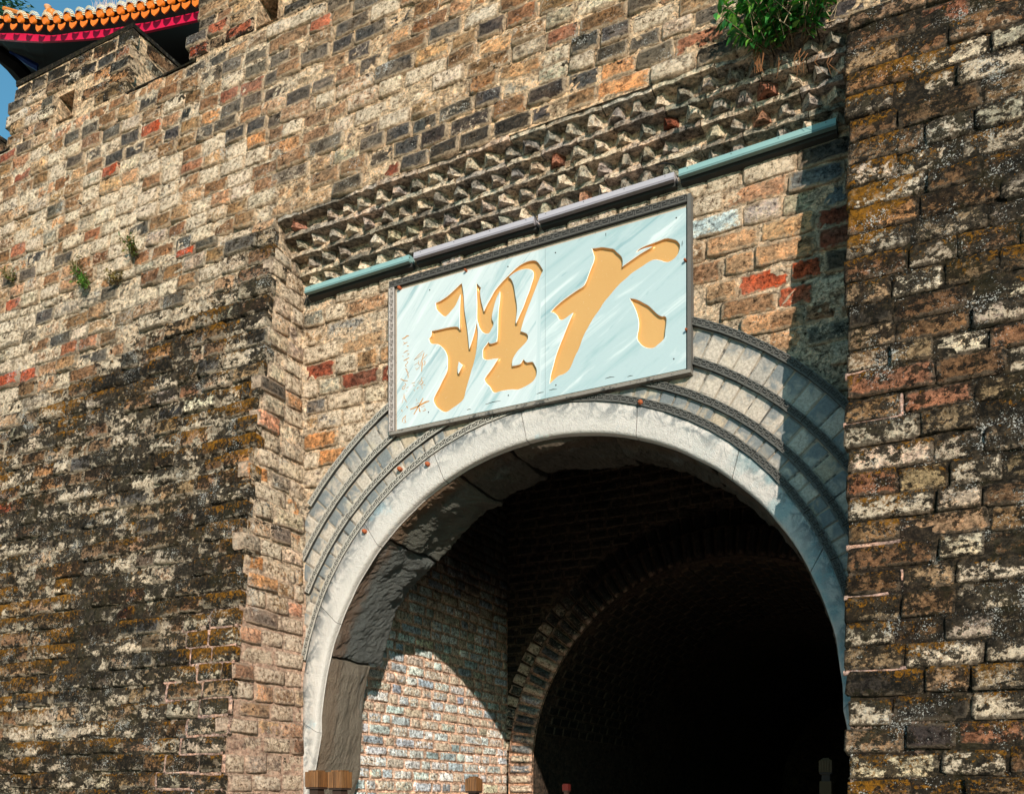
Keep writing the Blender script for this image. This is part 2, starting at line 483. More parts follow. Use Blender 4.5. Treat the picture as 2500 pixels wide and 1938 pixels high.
X_, Y_, Z_ = Vector((1, 0, 0)), Vector((0, 1, 0)), Vector((0, 0, 1))
BAT = 0.135
UZB = Vector((0, BAT, 1)).normalized(); NIB = Vector((0, 1, -BAT)).normalized()
def yb(z): return -1.219 + BAT*z
def fr_bat(s, h): return Vector((s, yb(h), h)), X_, UZB, NIB
def fn_bat(s, h): return Vector((s, yb(h), h)), NIB
XL = -5.29                                   # left corner of the gate recess
def XR(z): return -0.1409*(6.5+yb(z))        # right corner
ZBAND0, ZBAND1 = 5.94, 6.37                  # foot and head of the corbel band
ZSILL, ZTOP = 8.19, 8.93

GR_FL = (1.6+6.5*.700, .265, -5.2, .45, .20)
GR_RP = (7.2, 0.0, 0, .5, .17)
PK = (-5.95, -5.0, 3.35)
PKR = (-1.0, -0.55, 3.7)
M_ = {}
def mats(key, **kw):
    M_[key] = (weathered('brick_'+key, 'object', **kw), weathered('brick_'+key+'_far', 'attr', **kw))
mats('flank', smear=(.40, .32, .235), grime=GR_FL, lichen=1.55, specks=.5, pink=None)
mats('reveal', smear=(.52, .38, .28), pink=(-6.2, -4.5, 3.2), grime=(2.0, 0, 0, .5, -.25), specks=.4)
mats('upper', grime=(-9, 0, 0, 1, 0.0), specks=0.35)
mats('recess', grime=(-9, 0, 0, 1, 0.0))
mats('pier', grime=GR_RP, lichen=1.5, specks=.55, smear=(.14, .105, .075))
mats('merlon', grime=(14.0, 0, 0, .5, .08), lichen=.3, specks=.5)
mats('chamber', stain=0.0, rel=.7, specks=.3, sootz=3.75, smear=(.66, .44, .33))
mats('soot', soot=0.8)  # bricks of the inner passage, its shade put into their colour
mats('teeth', rel=.55, smear=None)
MORT_UP = weathered('mortar_upper', 'base', base=(.60, .435, .285), lime=.5, grime=(-9, 0, 0, 1, 0.0))
MORT_FL = weathered('mortar_flank', 'base', base=(.52, .42, .31), lime=.55, grime=(GR_FL[0], GR_FL[1], GR_FL[2], GR_FL[3], .18), specks=.6, lichen=.6, pink=PK)
MORT_RP = weathered('mortar_pier', 'base', base=(.24, .18, .125), lime=.5, grime=(GR_RP[0], 0, 0, .5, .50), lichen=1.0, specks=1.2, pink=PKR)
MORT_RC = weathered('mortar_recess', 'base', base=(.56, .43, .31), lime=.5)
MORT_RV = weathered('mortar_reveal', 'base', base=(.58, .45, .33), lime=.55, pink=(-6.2, -4.5, 3.4))
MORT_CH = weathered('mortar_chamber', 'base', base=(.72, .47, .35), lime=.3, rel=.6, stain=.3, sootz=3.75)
MORT_SHADE = weathered('mortar_shade', 'base', base=(.30, .22, .17), lime=.3, soot=.8)  # mortar with the dark of the passage painted in

# ================================================================== GROUND
def ground_mat():
    n = NB('paving')
    a = n.noise(12, 6, .6); b = n.noise(.7, 4, .5)
    c = n.mix(a, (.26, .22, .17), (.40, .34, .26))
    return n.out(n.mix(1.0, c, n.gray(n.add(b, .5)), 'MULTIPLY'), .9, n.bump(a, .01))
g = mesh('ground', [(-400, -400, 0), (400, -400, 0), (400, 400, 0), (-400, 400, 0)], [(0, 1, 2, 3)], ground_mat())
tag(g, kind='structure')

# ================================================================== LEFT FLANK
flank = thing('brick_wall', 'broad sloping brick wall left of the gate, pale above and black with lichen below', 'wall', (XL, yb(0), 0))
sheet('mortar_bed', flank, fn_bat, -12.0, XL, 0, ZSILL, 0.026, MORT_FL)
def pal_fl(s, h):
    line = GR_FL[0] + GR_FL[1]*(s-GR_FL[2])
    return P_FL if h < line+.1 else pal_up(s, h)
def len_fl(): return [.22, .24, .25, .38, .36, .30]
FLANKB = courses(flank, fr_bat, lambda h: -11.0, lambda h: XL, 0.75, 6.37, .142, len_fl(), pal_fl, *M_['flank'], ROUGH, endcap='right', prot=.030)
cb_ = MB()
for i in range(30):
    z0, z1 = 6.3*i/30, 6.3*(i+1)/30
    cb_.quad((XL-1, yb(z0)+.07, z0), (XL-.07, yb(z0)+.07, z0), (XL-.07, yb(z1)+.07, z1), (XL-1, yb(z1)+.07, z1))
    cb_.quad((XL-.07, yb(z0)+.07, z0), (XL-.07, .6, z0), (XL-.07, .6, z1), (XL-.07, yb(z1)+.07, z1))
cb_.build('wall_core', MORT_SHADE, flank)
# reveal of the left pier
reveal = thing('brick_wall', 'narrow sunlit side of the left pier with pinkish repointed joints', 'wall', (XL, -.5, 0))
def fr_rev(s, h): return Vector((XL, s, h)), Y_, Z_, -X_
NI_RV = Vector((-1, 0, 0))
sheet('mortar_bed', reveal, lambda s, h: (Vector((XL+.001, yb(h)+.01+(0-yb(h)-.01)*s, h)), NI_RV), 0, 1, 0, 6.5, .03, MORT_RV, amp=.008)
courses(reveal, fr_rev, lambda h: yb(h)+random.choice((.08, .12)), lambda h: -.03, 0.75, 6.15, .142, [.22, .25, .36], lambda s, h: P_RV, *M_['reveal'], ROUGH, prot=.022, endcap=None, gap=.018)
fil = MB()
for i in range(60):
    z0, z1 = .1*i, .1*(i+1)
    r0 = .035+.02*MN.noise(Vector((z0*3, 0, 0))); r1 = .035+.02*MN.noise(Vector((z1*3, 0, 0)))
    fil.quad((XL+r0, .004, z0), (XL+r1, .004, z1), (XL+r1*.4, -.4*r1, z1), (XL+r0*.4, -.4*r0, z0))
    fil.quad((XL+r0*.4, -.4*r0, z0), (XL+r1*.4, -.4*r1, z1), (XL, -r1*1.3, z1), (XL, -r0*1.3, z0))
fil.build('mortar_fillet', MORT_RV, reveal, True)

# ================================================================== UPPER WALL
upper = thing('brick_wall', 'sunlit upper wall of patched brown, slate and cream bricks above the gate', 'wall', (-3, yb(6.4), 6.4))
sheet('mortar_bed', upper, fn_bat, XL, 1.6, ZBAND1, ZSILL, .026, MORT_UP)
UB = courses(upper, fr_bat, lambda h: XL+.0, lambda h: 1.6, ZBAND1, ZSILL, .140, [.22, .24, .25, .30, .36], lambda s, h: pal_up(s, h) if h > ZBAND1+.3 or s < -4.6 else [(30, DARK, .3), (25, BROWN, .3), (20, SLATE, .2), (20, GREY, .6)], *M_['upper'], ROUGH, prot=.020, defer=True)
UB += courses(upper, fr_bat, lambda h: -11.0, lambda h: XL, ZBAND1, ZSILL, .140, [.22, .24, .25, .26], pal_up, *M_['upper'], ROUGH, prot=.020, defer=True)
lay(upper, UB, *M_['upper'], ROUGH)
sheet('mortar_bed', upper, fn_bat, -12.0, XL, ZSILL-.002, ZSILL, .5, MORT_UP, amp=0)
MB().quad((-12, yb(ZSILL), ZSILL), (1.6, yb(ZSILL), ZSILL), (1.6, 2.2, ZSILL), (-12, 2.2, ZSILL)).build('walkway', MORT_SHADE, upper)
# thin dark coping course along the sill
cop = MB()
MERL = [(-1.775*6.5, -1.51*6.5), (-1.376*6.5, -1.122*6.5), (-.988*6.5, -.734*6.5)]
CREN = [(a[1], b[0]) for a, b in zip(MERL, MERL[1:])] 
for a_, b_ in CREN:
  x = a_
  while x < b_-.05:
    L = min(random.uniform(.4, .6), b_-x)
    cop.box(x+.006, x+L-.006, yb(ZSILL)-.016+random.uniform(0, .006), yb(ZSILL)+.2, ZSILL+.002, ZSILL+.018, j=.003)
    x += L
cp = cop.build('coping', weathered('coping_stone', 'base', base=(.10, .09, .075), lime=.2, grime=(20, 0, 0, 1, .3), lichen=.3), upper)

# ================================================================== MERLONS
def merlon(x0, x1, label):
    t = thing('merlon', label, 'battlement', ((x0+x1)/2, yb(ZSILL), ZSILL), 'merlons along the wall top')
    xc = (x0+x1)/2
    hx, hz0, hz1 = .115, 1.6+6.5*1.020, 1.6+6.5*1.062
    y1 = .85
    def keep(s, h): return not (abs(s-xc) < hx and hz0 < h < hz1)
    n0 = 0.022
    sheet('mortar_bed', t, fn_bat, x0+.01, x1-.01, ZSILL, ZTOP-.03, .045, MORT_UP, keep=keep, amp=.006)
    hole = MB()
    a, b = xc-hx, xc+hx
    for (p, q) in (((a, hz0), (b, hz0)), ((b, hz0), (b, hz1)), ((b, hz1), (a, hz1)), ((a, hz1), (a, hz0))):
        hole.quad((p[0], yb(p[1])-.02, p[1]), (q[0], yb(q[1])-.02, q[1]), (q[0], .5, q[1]-.02), (p[0], .5, p[1]-.02))
    hole.quad((a, .5, hz0), (b, .5, hz0), (b, .5, hz1), (a, .5, hz1))
    hole.build('loophole', MORT_UP, t)
    sd = MB()
    for xx in (x0+.012, x1-.012):
        sd.quad((xx, yb(ZSILL), ZSILL), (xx, yb(ZTOP), ZTOP-.02), (xx, y1, ZTOP-.02), (xx, y1, ZSILL))
    sd.quad((x0+.012, y1, ZSILL), (x1-.012, y1, ZSILL), (x1-.012, y1, ZTOP-.02), (x0+.012, y1, ZTOP-.02))
    sd.build('side_render', MORT_UP, t)
    def skip(c, h, L, ph): return abs(c-xc) < hx+L/2-.03 and hz0-ph*.3 < h < hz1+ph*.3
    courses(t, fr_bat, lambda h: x0, lambda h: x1, ZSILL+.03, ZTOP-.05, .125, [.24, .34, .2], lambda s, h: P_TOP if h < ZTOP-.28 else [(3, DARK, .2), (2, BROWN, .3), (2, SLATE, .4)], *M_['merlon'], ROUGH, skip=skip, prot=.018, endcap='right', over=True)
    def fr_side(s, h): return Vector((x1-.012, s, h)), Y_, Z_, -X_
    courses(t, fr_side, lambda h: yb(h)+.27, lambda h: y1, ZSILL+.03, ZTOP-.05, .125, [.3, .45], lambda s, h: [(2, GREY, .7), (2, BROWN, .3), (1, BLUE, .8), (1, ORANGE, .4)], *M_['merlon'], ROUGH, over=False)
    cb = MB(); cb.box(x0-.004, x1+.004, yb(ZTOP)-.016, y1+.01, ZTOP-.045, ZTOP+.0, j=.004)
    cb.build('coping', cp.data.materials[0], t)
    return t
merlon(-1.376*6.5, -1.122*6.5, 'leftmost stone-capped merlon with a small square loophole, under the pavilion eave')
merlon(-.988*6.5, -.734*6.5, 'second merlon from the left, rising out of the top of the picture')
merlon(-1.775*6.5, -1.51*6.5, 'dark merlon beyond the sky gap at the left edge')

# ================================================================== RIGHT PIER
pier = thing('brick_wall', 'right-hand gate pier of large dark bricks crusted with orange lichen', 'wall', (XR(0), yb(0), 0))
sheet('mortar_bed', pier, lambda s, h: (Vector((XR(h)+.012+(1.6-XR(h))*s, yb(h), h)), NIB), 0, 1, 0, ZBAND1, .028, MORT_RP)
def pier_sheet():
    b = MB(); n = 30
    for i in range(n):
        z0, z1 = ZBAND1*i/n, ZBAND1*(i+1)/n
        b.quad((XR(z0)+.014, yb(z0)-.0, z0), (XR(z1)+.014, yb(z1), z1), (XR(z1)+.014, .05, z1), (XR(z0)+.014, .05, z0))
    return b.build('reveal_render', MORT_RP, pier)
pier_sheet()
PIERB = courses(pier, fr_bat, XR, lambda h: 1.3, 0.75, ZBAND1, .146, [.26, .30, .38, .42, .24], lambda s, h: P_RP, *M_['pier'], ROUGH, endcap='left', prot=.024, gap=.010)
# pink repointing strips on the pier's left edge
pinkm = weathered('pink_mortar', 'base', base=(.46, .30, .255), lime=.35, rel=.8, specks=.2)
def pointing(bricks, test, parent, sides=(.7, .2)):
    pk = MB()
    def strip(a, b, ni, w_):
        n = 7; d = b-a; t = d.normalized(); s_ = ni.cross(t); base = len(pk.v)
        for i in range(n+1):
            c = a + d*i/n + s_*MN.noise((a+d*i/n)*7)*.008
            ww = w_*(.75+1.3*abs(MN.noise(c*17)))
            pk.v += [c+s_*(ww+.004)+ni*.02, c+s_*ww*.8-ni*.002, c-s_*ww*.8-ni*.002, c-s_*(ww+.004)+ni*.02]
        for i in range(n):
            for k in range(3):
                q = base+i*4+k; pk.f.append((q, q+1, q+5, q+4))
    for (M, L, H, D, col, lime) in bricks:
        p = M.translation; k = test(p.x, p.z)
        if not k or random.random() > k: continue
        ux, ni, uz = M.col[0].xyz.normalized(), M.col[1].xyz.normalized(), M.col[2].xyz.normalized()
        q = p + ni*.014
        strip(q-ux*(L/2+.008)-uz*(H/2+.007), q+ux*(L/2+.008)-uz*(H/2+.007), ni, .014)
        if random.random() < sides[0]: strip(q-ux*(L/2+.007)-uz*(H/2), q-ux*(L/2+.007)+uz*(H/2), ni, .012)
        if random.random() < sides[1]: strip(q+ux*(L/2+.007)-uz*(H/2), q+ux*(L/2+.007)+uz*(H/2), ni, .008)
    pk.build('pink_pointing', pinkm, parent, True)
pointing(PIERB, lambda x, z: (.75 if x < -.62 and (z < 4.35) and math.sin(z*2.3) > -.3 else .06) if (x < -.25 and z < 4.4) else 0, pier, (0, .6))
pointing(FLANKB, lambda x, z: .9 if (x > -5.78+.1*math.sin(z*9) and z < 3.15) else 0, flank)

# ================================================================== RECESS WALL
rec = thing('brick_wall', 'pale brick wall of the gate recess around the plaque and arch', 'wall', (-3.05, 0, 0))
CI = (-.4680*6.5, 1.6+6.5*.0955, .3230*6.5)              # inner edge of the arch: cx, cz, r
C1 = (-.4696*6.5, 1.6+6.5*.1202, .4263*6.5)
C2 = (-.4724*6.5, 1.6+6.5*.1084, .4009*6.5)
C3 = (-.4739*6.5, 1.6+6.5*.1039, .3737*6.5)
C4 = (-.4737*6.5, 1.6+6.5*.1106, .3466*6.5)
def inside(c, x, z, d=0.0):
    if z > c[1]: return math.hypot(x-c[0], z-c[1]) < c[2]+d
    return abs(x-c[0]) < c[2]+d
sheet('mortar_bed', rec, lambda s, h: (Vector((s, 0, h)), Y_), XL, -.62, 0, 6.1, .026, MORT_RC, keep=lambda s, h: not inside(C3, s, h, .02), amp=.012)
PLX0, PLX1 = W(958, 700, -.05).x, W(1684, 700, -.05).x
PLZ0, PLZ1 = W(953, 1059, -.05).z, W(958, 697, -.05).z
def skip_rec(c, h, L, ph):
    if inside(C1, c, h, .03): return True
    return PLX0+L/2 < c < PLX1-L/2 and PLZ0+.1 < h < PLZ1-.08
courses(rec, lambda s, h: (Vector((s, 0, h)), X_, Z_, Y_), lambda h: XL+.03, lambda h: -.66, .75, ZBAND0+.02, .142, [.22, .25, .36, .38, .42], lambda s, h: P_RC if s < -2 else P_RC+[(22, TAN, .35), (5, RUST, .2), (14, BROWN, .3)], *M_['recess'], ROUGH, skip=skip_rec, prot=.016)

MB().quad((-12, .9, 5.5), (1.6, .9, 5.5), (1.6, .9, ZSILL-.01), (-12, .9, ZSILL-.01)).build('wall_core', MORT_SHADE, upper)
MB().quad((XL-.03, yb(5.8)+.05, 5.8), (XL-.03, .9, 5.8), (XL-.03, .9, 6.7), (XL-.03, yb(6.7)+.05, 6.7)).build('wall_core', MORT_RC, upper)
# corbel band: ledges and diamond teeth
band = thing('corbel_band', 'corbelled band of projecting diamond-set brick teeth and thin ledges above the lights', 'cornice', (-3, 0, ZBAND0))
def tooth(seed, w_=.125, d=.085, h=.062):
    r = random.Random(seed); j = lambda a: r.uniform(-a, a)
    vs = []
    for z in (0, h):
        vs += [(-w_/2+j(.008), d*1.35, z), (-w_/2+j(.01), d*.75, z+j(.004)), (-.012+j(.02), j(.015), z+j(.006)), (.014+j(.02), .004+j(.012), z+j(.006)), (w_/2+j(.01), d*.75, z+j(.004)), (w_/2+j(.008), d*1.35, z)]
    vs = [(x, y-d*.75, z) for x, y, z in vs]
    n = 6; fs = [(i, i+1, n+i+1, n+i) for i in range(n-1)] + [tuple(range(n))[::-1], tuple(range(n, 2*n))]
    me = bpy.data.meshes.new('tooth'); me.from_pydata(vs, [], fs); me.update()
    me.materials.append(M_['teeth'][0]); return me
TEETH = [tooth(i) for i in range(14)]
def ledge(seed):
    r = random.Random(seed); j = lambda a: r.uniform(-a, a); n = 7; vs = []
    for i in range(n):
        x = i/(n-1)-.5; c = .018*(r.random() < .3)
        vs += [(x, .0+c*.6+j(.003), j(.002)), (x, .0+c*.6+j(.003), .034+j(.002)), (x, .16, .036), (x, .16, 0)]
    fs = []
    for i in range(n-1):
        for k in range(4): fs.append((4*i+k, 4*i+4+k, 4*i+4+(k+1) % 4, 4*i+(k+1) % 4))
    fs += [(3, 2, 1, 0), (4*n-4, 4*n-3, 4*n-2, 4*n-1)]
    me = bpy.data.meshes.new('ledge'); me.from_pydata(vs, [], fs); me.update()
    bm = bmesh.new(); bm.from_mesh(me); bmesh.ops.recalc_face_normals(bm, faces=bm.faces); bm.to_mesh(me); bm.free()
    me.materials.append(M_['teeth'][0]); return me
LEDGES = [ledge(i) for i in range(8)]
P_TE = [(30, (.28, .245, .21), .4), (18, (.24, .22, .195), .3), (14, (.46, .38, .29), .5), (2, WINE, .1), (2, RUST, .2), (14, (.46, .40, .33), .6)]
NROW = 4
for i in range(NROW):
    zt = ZBAND0 + .009 + i*.1075
    y0 = 0 + i*(yb(ZBAND1)-0)/NROW*0.92            # face the teeth grow out of
    y1 = (i+1)*(yb(ZBAND1)-0)/NROW*0.95
    # back face behind the teeth, and underside of the ledge
    sheet('mortar_bed', band, lambda s, h, y0=y0: (Vector((s, y0-.004, h)), Y_), XL, -.60, zt-.02, zt+.085, .03, MORT_RC, amp=.008)
    right = XR(zt)+.0
    x = XL + .02 + random.uniform(0, .05) + (i % 2)*.07
    while x < right-.03:
        if random.random() > .03:
            o = bpy.data.objects.new('brick_tooth', random.choice(TEETH)); C.objects.link(o)
            o.parent = band; o.matrix_parent_inverse = Matrix.Translation(-band.location)
            sc = random.uniform(.86, 1.1)
            o.matrix_basis = Matrix.Translation((x+.06, y0-.006+random.uniform(-.008, .01), zt+.003)) @ Matrix.Rotation(random.uniform(-.12, .12), 4, 'Z') @ Matrix.Diagonal((sc, random.uniform(.9, 1.1), 1, 1))
            c, l = pick(P_TE); o.color = (*c, l)
        x += random.uniform(.150, .172)
    x = XL+.005
    while x < right-.02:
        L = min(random.choice((.28, .36, .42)), right-x)
        o = bpy.data.objects.new('brick_ledge', random.choice(LEDGES)); C.objects.link(o)
        o.parent = band; o.matrix_parent_inverse = Matrix.Translation(-band.location)
        o.matrix_basis = Matrix.Translation((x+L/2, y1-.012+random.uniform(-.012, .008), zt+.069+random.uniform(-.003, .003))) @ Matrix.Rotation(random.uniform(-.01, .01), 4, 'Y') @ Matrix.Rotation(random.uniform(-.02, .02), 4, 'Z') @ Matrix.Diagonal((L-.008, 1, 1, 1))
        c, l = pick([(20, (.34, .30, .255), .45), (12, (.20, .18, .155), .35), (12, (.42, .355, .285), .5)]); o.color = (*c, l)
        x += L

# ================================================================== ARCH MOULDINGS
arch = thing('arch_moulding', 'rows of grey voussoir blocks around the arch divided by dark Greek-key strips', 'arch', (C1[0], 0, C1[1]))
KEY = plain('key_tile_stone', (.045, .044, .042), .85, 60, .5, .002)
KEYR = plain('key_tile_ridge', (.40, .37, .33), .85, 60, .4, .002, dark=((.12, .115, .11), .58))
KEYD = plain('key_tile_ridge_dark', (.10, .098, .092), .85, 60, .5, .002)
KEYL = plain('key_tile_pale', (.30, .27, .25), .85, 60, .4, .002)
def key_mesh(name, mb_, mr, L=.18, Wd=.05, n=3, th=.026):
    vs, fs, mi = [], [], []
    def bx(x0, x1, z0, z1, y0, y1, m):
        b = len(vs)
        for x in (x0, x1):
            for y in (y0, y1):
                for z in (z0, z1): vs.append((x, y, z))
        for q in ((0,1,3,2), (4,6,7,5), (0,4,5,1), (2,3,7,6), (0,2,6,4), (1,5,7,3)): fs.append(tuple(b+i for i in q)); mi.append(m)
    bx(-L/2, L/2, -Wd/2, Wd/2, -th, .01, 0)
    r = .0052; t = th+.006
    for s_ in (-1, 1): bx(-L/2, L/2, s_*(Wd/2-.003)-.003, s_*(Wd/2-.003)+.003, -t, -th, 1)
    p = L/n; hb = Wd/2-.010
    for k in range(n):
        o = -L/2+k*p+.004
        seg = [(0, -hb, 0, hb), (0, hb, .62, hb), (.62, hb, .62, -.1*hb), (.62, -.1*hb, .30, -.1*hb), (0, -hb, .9, -hb), (.9, -hb, .9, hb*.5)]
        for (a, b_, c, d) in seg:
            xa, xb = sorted((o+a*(p-.006), o+c*(p-.006))); za, zb = sorted((b_, d))
            bx(xa-r/2, xb+r/2, za-r/2, zb+r/2, -t, -th, 1)
    me = bpy.data.meshes.new(name); me.from_pydata(vs, [], fs); me.update()
    me.materials.append(mb_); me.materials.append(mr)
    for q, p_ in enumerate(me.polygons): p_.material_index = mi[q]
    return me
KT = key_mesh('key_tile', KEY, KEYR); KTD = key_mesh('key_tile', KEY, KEYD)
def behind_plaque(x, z, m=.06): return PLX0+m < x < PLX1-m and z > PLZ0+m
def on_arc(cx, cz, r, t):
    """t: arc length from the crown, clockwise positive; straight jambs below the centre"""
    q = math.pi/2*r
    if abs(t) <= q:
        a = t/r; return cx+r*math.sin(a), cz+r*math.cos(a), a
    s_ = 1 if t > 0 else -1
    return cx+s_*r, cz-(abs(t)-q), s_*math.pi/2
for (c, yk) in ((C1, -.014), (C2, -.012), (C3, -.010), (C4, -.014)):
    step = .183; n = int((math.pi/2*c[2]+1.2)/step)
    for k in range(-n, n+1):
        x, z, a = on_arc(*c, k*step)
        if x < XL+.03 or x > -.62 or z < .75 or behind_plaque(x, z): continue
        o = bpy.data.objects.new('key_tile', KT if x < -3.4 else KTD); C.objects.link(o)
        o.parent = arch; o.matrix_parent_inverse = Matrix.Translation(-arch.location)
        o.matrix_basis = Matrix.Translation((x, yk+random.uniform(-.003, .003), z)) @ Matrix.Rotation(a, 4, 'Y') @ Matrix.Rotation(random.uniform(-.01, .01), 4, 'X')
# voussoir blocks, painted grey over lime
def vous_mat():
    n = NB('voussoir_block')
    oi = n.t.nodes.new('ShaderNodeObjectInfo')
    a = n.noise(11, 6, .6, dist=.6); b = n.noise(60, 6, .7); c = n.noise(5, 4, .6, off=(2, 2, 2))
    tc = n.t.nodes.new('ShaderNodeTexCoord'); sp = n.t.nodes.new('ShaderNodeSeparateXYZ'); n.t.links.new(tc.outputs['Object'], sp.inputs[0])
    col = n.mix(1.0, oi.outputs['Color'], n.gray(n.add(n.mul(n.step(b, .3, .7), .55), .62)), 'MULTIPLY')
    st = n.add(n.add(n.mul(n.sub(a, .5), 2.6), n.mul(sp.outputs[2], .75)), n.add(n.mul(oi.outputs['Random'], .9), n.mul(n.sub(b, .5), .8)))
    col = n.mix(n.step(st, .15, .85, 0, .9), col, n.mix(b, (.06, .075, .085), (.20, .225, .24)))
    col = n.mix(n.step(c, .57, .68, 0, .5), col, (.55, .47, .36))
    return n.out(col, .85, n.bump(n.add(a, n.mul(b, .5)), .006), spec=.2)
VM = vous_mat()
def block_mesh(seed):
    r = random.Random(seed); j = lambda a: r.uniform(-a, a)
    vs = []; xs = [-.5, -.40, .40, .5]
    for k, z in enumerate(xs):
        for i, x in enumerate(xs):
            e = (i in (0, 3)) or (k in (0, 3))
            vs.append((x+j(.02), (.25 if e else 0)+j(.12 if not e else .05), z+j(.02)))
    fs = [(k*4+i, k*4+i+1, k*4+i+5, k*4+i+4) for k in range(3) for i in range(3)]
    per = [0, 1, 2, 3, 7, 11, 15, 14, 13, 12, 8, 4]; b = 16
    for q in per: vs.append((vs[q][0], 3.0, vs[q][2]))
    for q in range(12): fs.append((per[q], b+q, b+(q+1) % 12, per[(q+1) % 12]))
    me = bpy.data.meshes.new('block'); me.from_pydata(vs, [], fs); me.update(); me.materials.append(VM)
    for p in me.polygons: p.use_smooth = False
    return me
BLK = [block_mesh(i) for i in range(10)]
ARCM = plain('arch_render', (.30, .25, .20), .9, 30, .5, .004, dark=((.07, .065, .06), .50))
for bi, (ca, cb) in enumerate(((C1, C2), (C2, C3), (C3, C4))):
    rm = (ca[2]+cb[2])/2; cx, cz = (ca[0]+cb[0])/2, (ca[1]+cb[1])/2
    step = (.128, .128, .105)[bi]; n = int((math.pi/2*rm+1.2)/step)
    for k in range(-n, n+1):
        t = (k+.5)*step
        x, z, a = on_arc(cx, cz, rm, t)
        if x < XL-.02 or x > -.60 or z < .75 or behind_plaque(x, z, .1): continue
        xa, za, _ = on_arc(*ca, t*ca[2]/rm); xb, zb, _ = on_arc(*cb, t*cb[2]/rm)
        rw = math.hypot(xa-xb, za-zb)-.052
        o = bpy.data.objects.new('block', random.choice(BLK)); C.objects.link(o)
        o.parent = arch; o.matrix_parent_inverse = Matrix.Translation(-arch.location)
        o.matrix_basis = Matrix.Translation(((xa+xb)/2, -.016+random.uniform(-.005, .004), (za+zb)/2)) @ Matrix.Rotation(a+random.uniform(-.015, .015), 4, 'Y') @ Matrix.Diagonal((step-.013*random.uniform(.7, 1.3), .018, rw, 1))
        warm = random.random(); o.color = ((.46, .395, .335) if warm < .7 else (.36, .325, .29) if warm < .9 else (.42, .34, .255)) + (1,)
# bed behind blocks
def annulus(name, ca, cb, y, mat, parent, n=72, yin=None):
    vs, fs = [], []
    N = n
    for i in range(N+1):
        a = -math.pi/2 + math.pi*i/N
        vs += [(ca[0]+ca[2]*math.sin(a), y, ca[1]+ca[2]*math.cos(a)), (cb[0]+cb[2]*math.sin(a), y, cb[1]+cb[2]*math.cos(a))]
    for i in range(N): fs.append((2*i, 2*i+2, 2*i+3, 2*i+1))
    b = len(vs)
    for s_ in (-1, 1):
        b = len(vs)
        vs += [(ca[0]+s_*ca[2], y, ca[1]), (cb[0]+s_*cb[2], y, cb[1]), (ca[0]+s_*ca[2], y, 0), (cb[0]+s_*cb[2], y, 0)]
        fs.append((b, b+1, b+3, b+2))
    vs = [(max(XL+.001, min(-.55, v[0])), v[1], v[2]) for v in vs]
    return mesh(name, vs, fs, mat, parent)
annulus('render_bed', C1, C4, -.010, ARCM, arch)

# smooth plastered archivolt in segments
ringt = thing('plaster_archivolt', 'smooth pale plastered band framing the gate arch opening', 'arch', (CI[0], 0, CI[1]))
def plaster():
    n = NB('pale_plaster')
    x, y, z = n.xyz()
    a = n.noise(30, 8, .7); b = n.noise(3.0, 5, .6, dist=.4); c = n.noise(110, 3, .6)
    col = n.mix(b, (.42, .39, .37), (.62, .575, .54))
    col = n.mix(n.step(a, .5, .75, 0, .35), col, (.64, .60, .56))
    # run-off stains creeping in from the outer edge
    d = n.math('SQRT', n.add(n.math('POWER', n.sub(x, C4[0]), 2), n.math('POWER', n.sub(z, C4[1]), 2)))
    edge = n.step(n.add(d, n.mul(n.sub(b, .5), .12)), C4[2]-.20, C4[2]-.03)
    col = n.mix(n.mul(edge, n.step(n.noise(9, 5, .6, dist=1.2), .42, .62, 0, .85)), col, (.13, .145, .155))
    rt = n.step(x, -2.2, -1.0)
    col = n.mix(n.mul(rt, n.step(n.noise(5, 6, .65, off=(7, 7, 7)), .42, .62, 0, .7)), col, (.20, .33, .36))
    col = n.mix(n.mul(n.step(n.noise(2.2, 5, .6, off=(1, 5, 3)), .60, .68), .5), col, (.30, .45, .52))
    col = n.mix(n.step(c, .68, .74, 0, .6), col, (.12, .12, .12))
    return n.out(col, .85, n.bump(n.add(a, n.mul(c, .6)), .012), spec=.15)
PL = plaster()
def inn(a):                                  # widening a little below the springing
    x = CI[0]+CI[2]*math.sin(a); z = CI[1]+CI[2]*math.cos(a); return x, z
def ring_pts(t):
    """t in -1..1 over the arc; |t|>1 on the jambs"""
    if abs(t) <= 1:
        a = t*math.pi/2
        return (C4[0]+(C4[2]-.022)*math.sin(a), C4[1]+(C4[2]-.022)*math.cos(a)), inn(a)
    s_ = 1 if t > 0 else -1; k = abs(t)-1
    zo = C4[1]-k*2.4; zi = CI[1]-k*2.4
    wd = min(.22, .11*k/.22)
    return (C4[0]+s_*(C4[2]-.022+wd*.9), zo), (CI[0]+s_*(CI[2]+wd), zi)
RYF, RYB = -.030, .035
cuts = [-1.95, -1.0, -.72, -.50, -.27, -.045, .22, .46, .72, 1.0, 1.95]
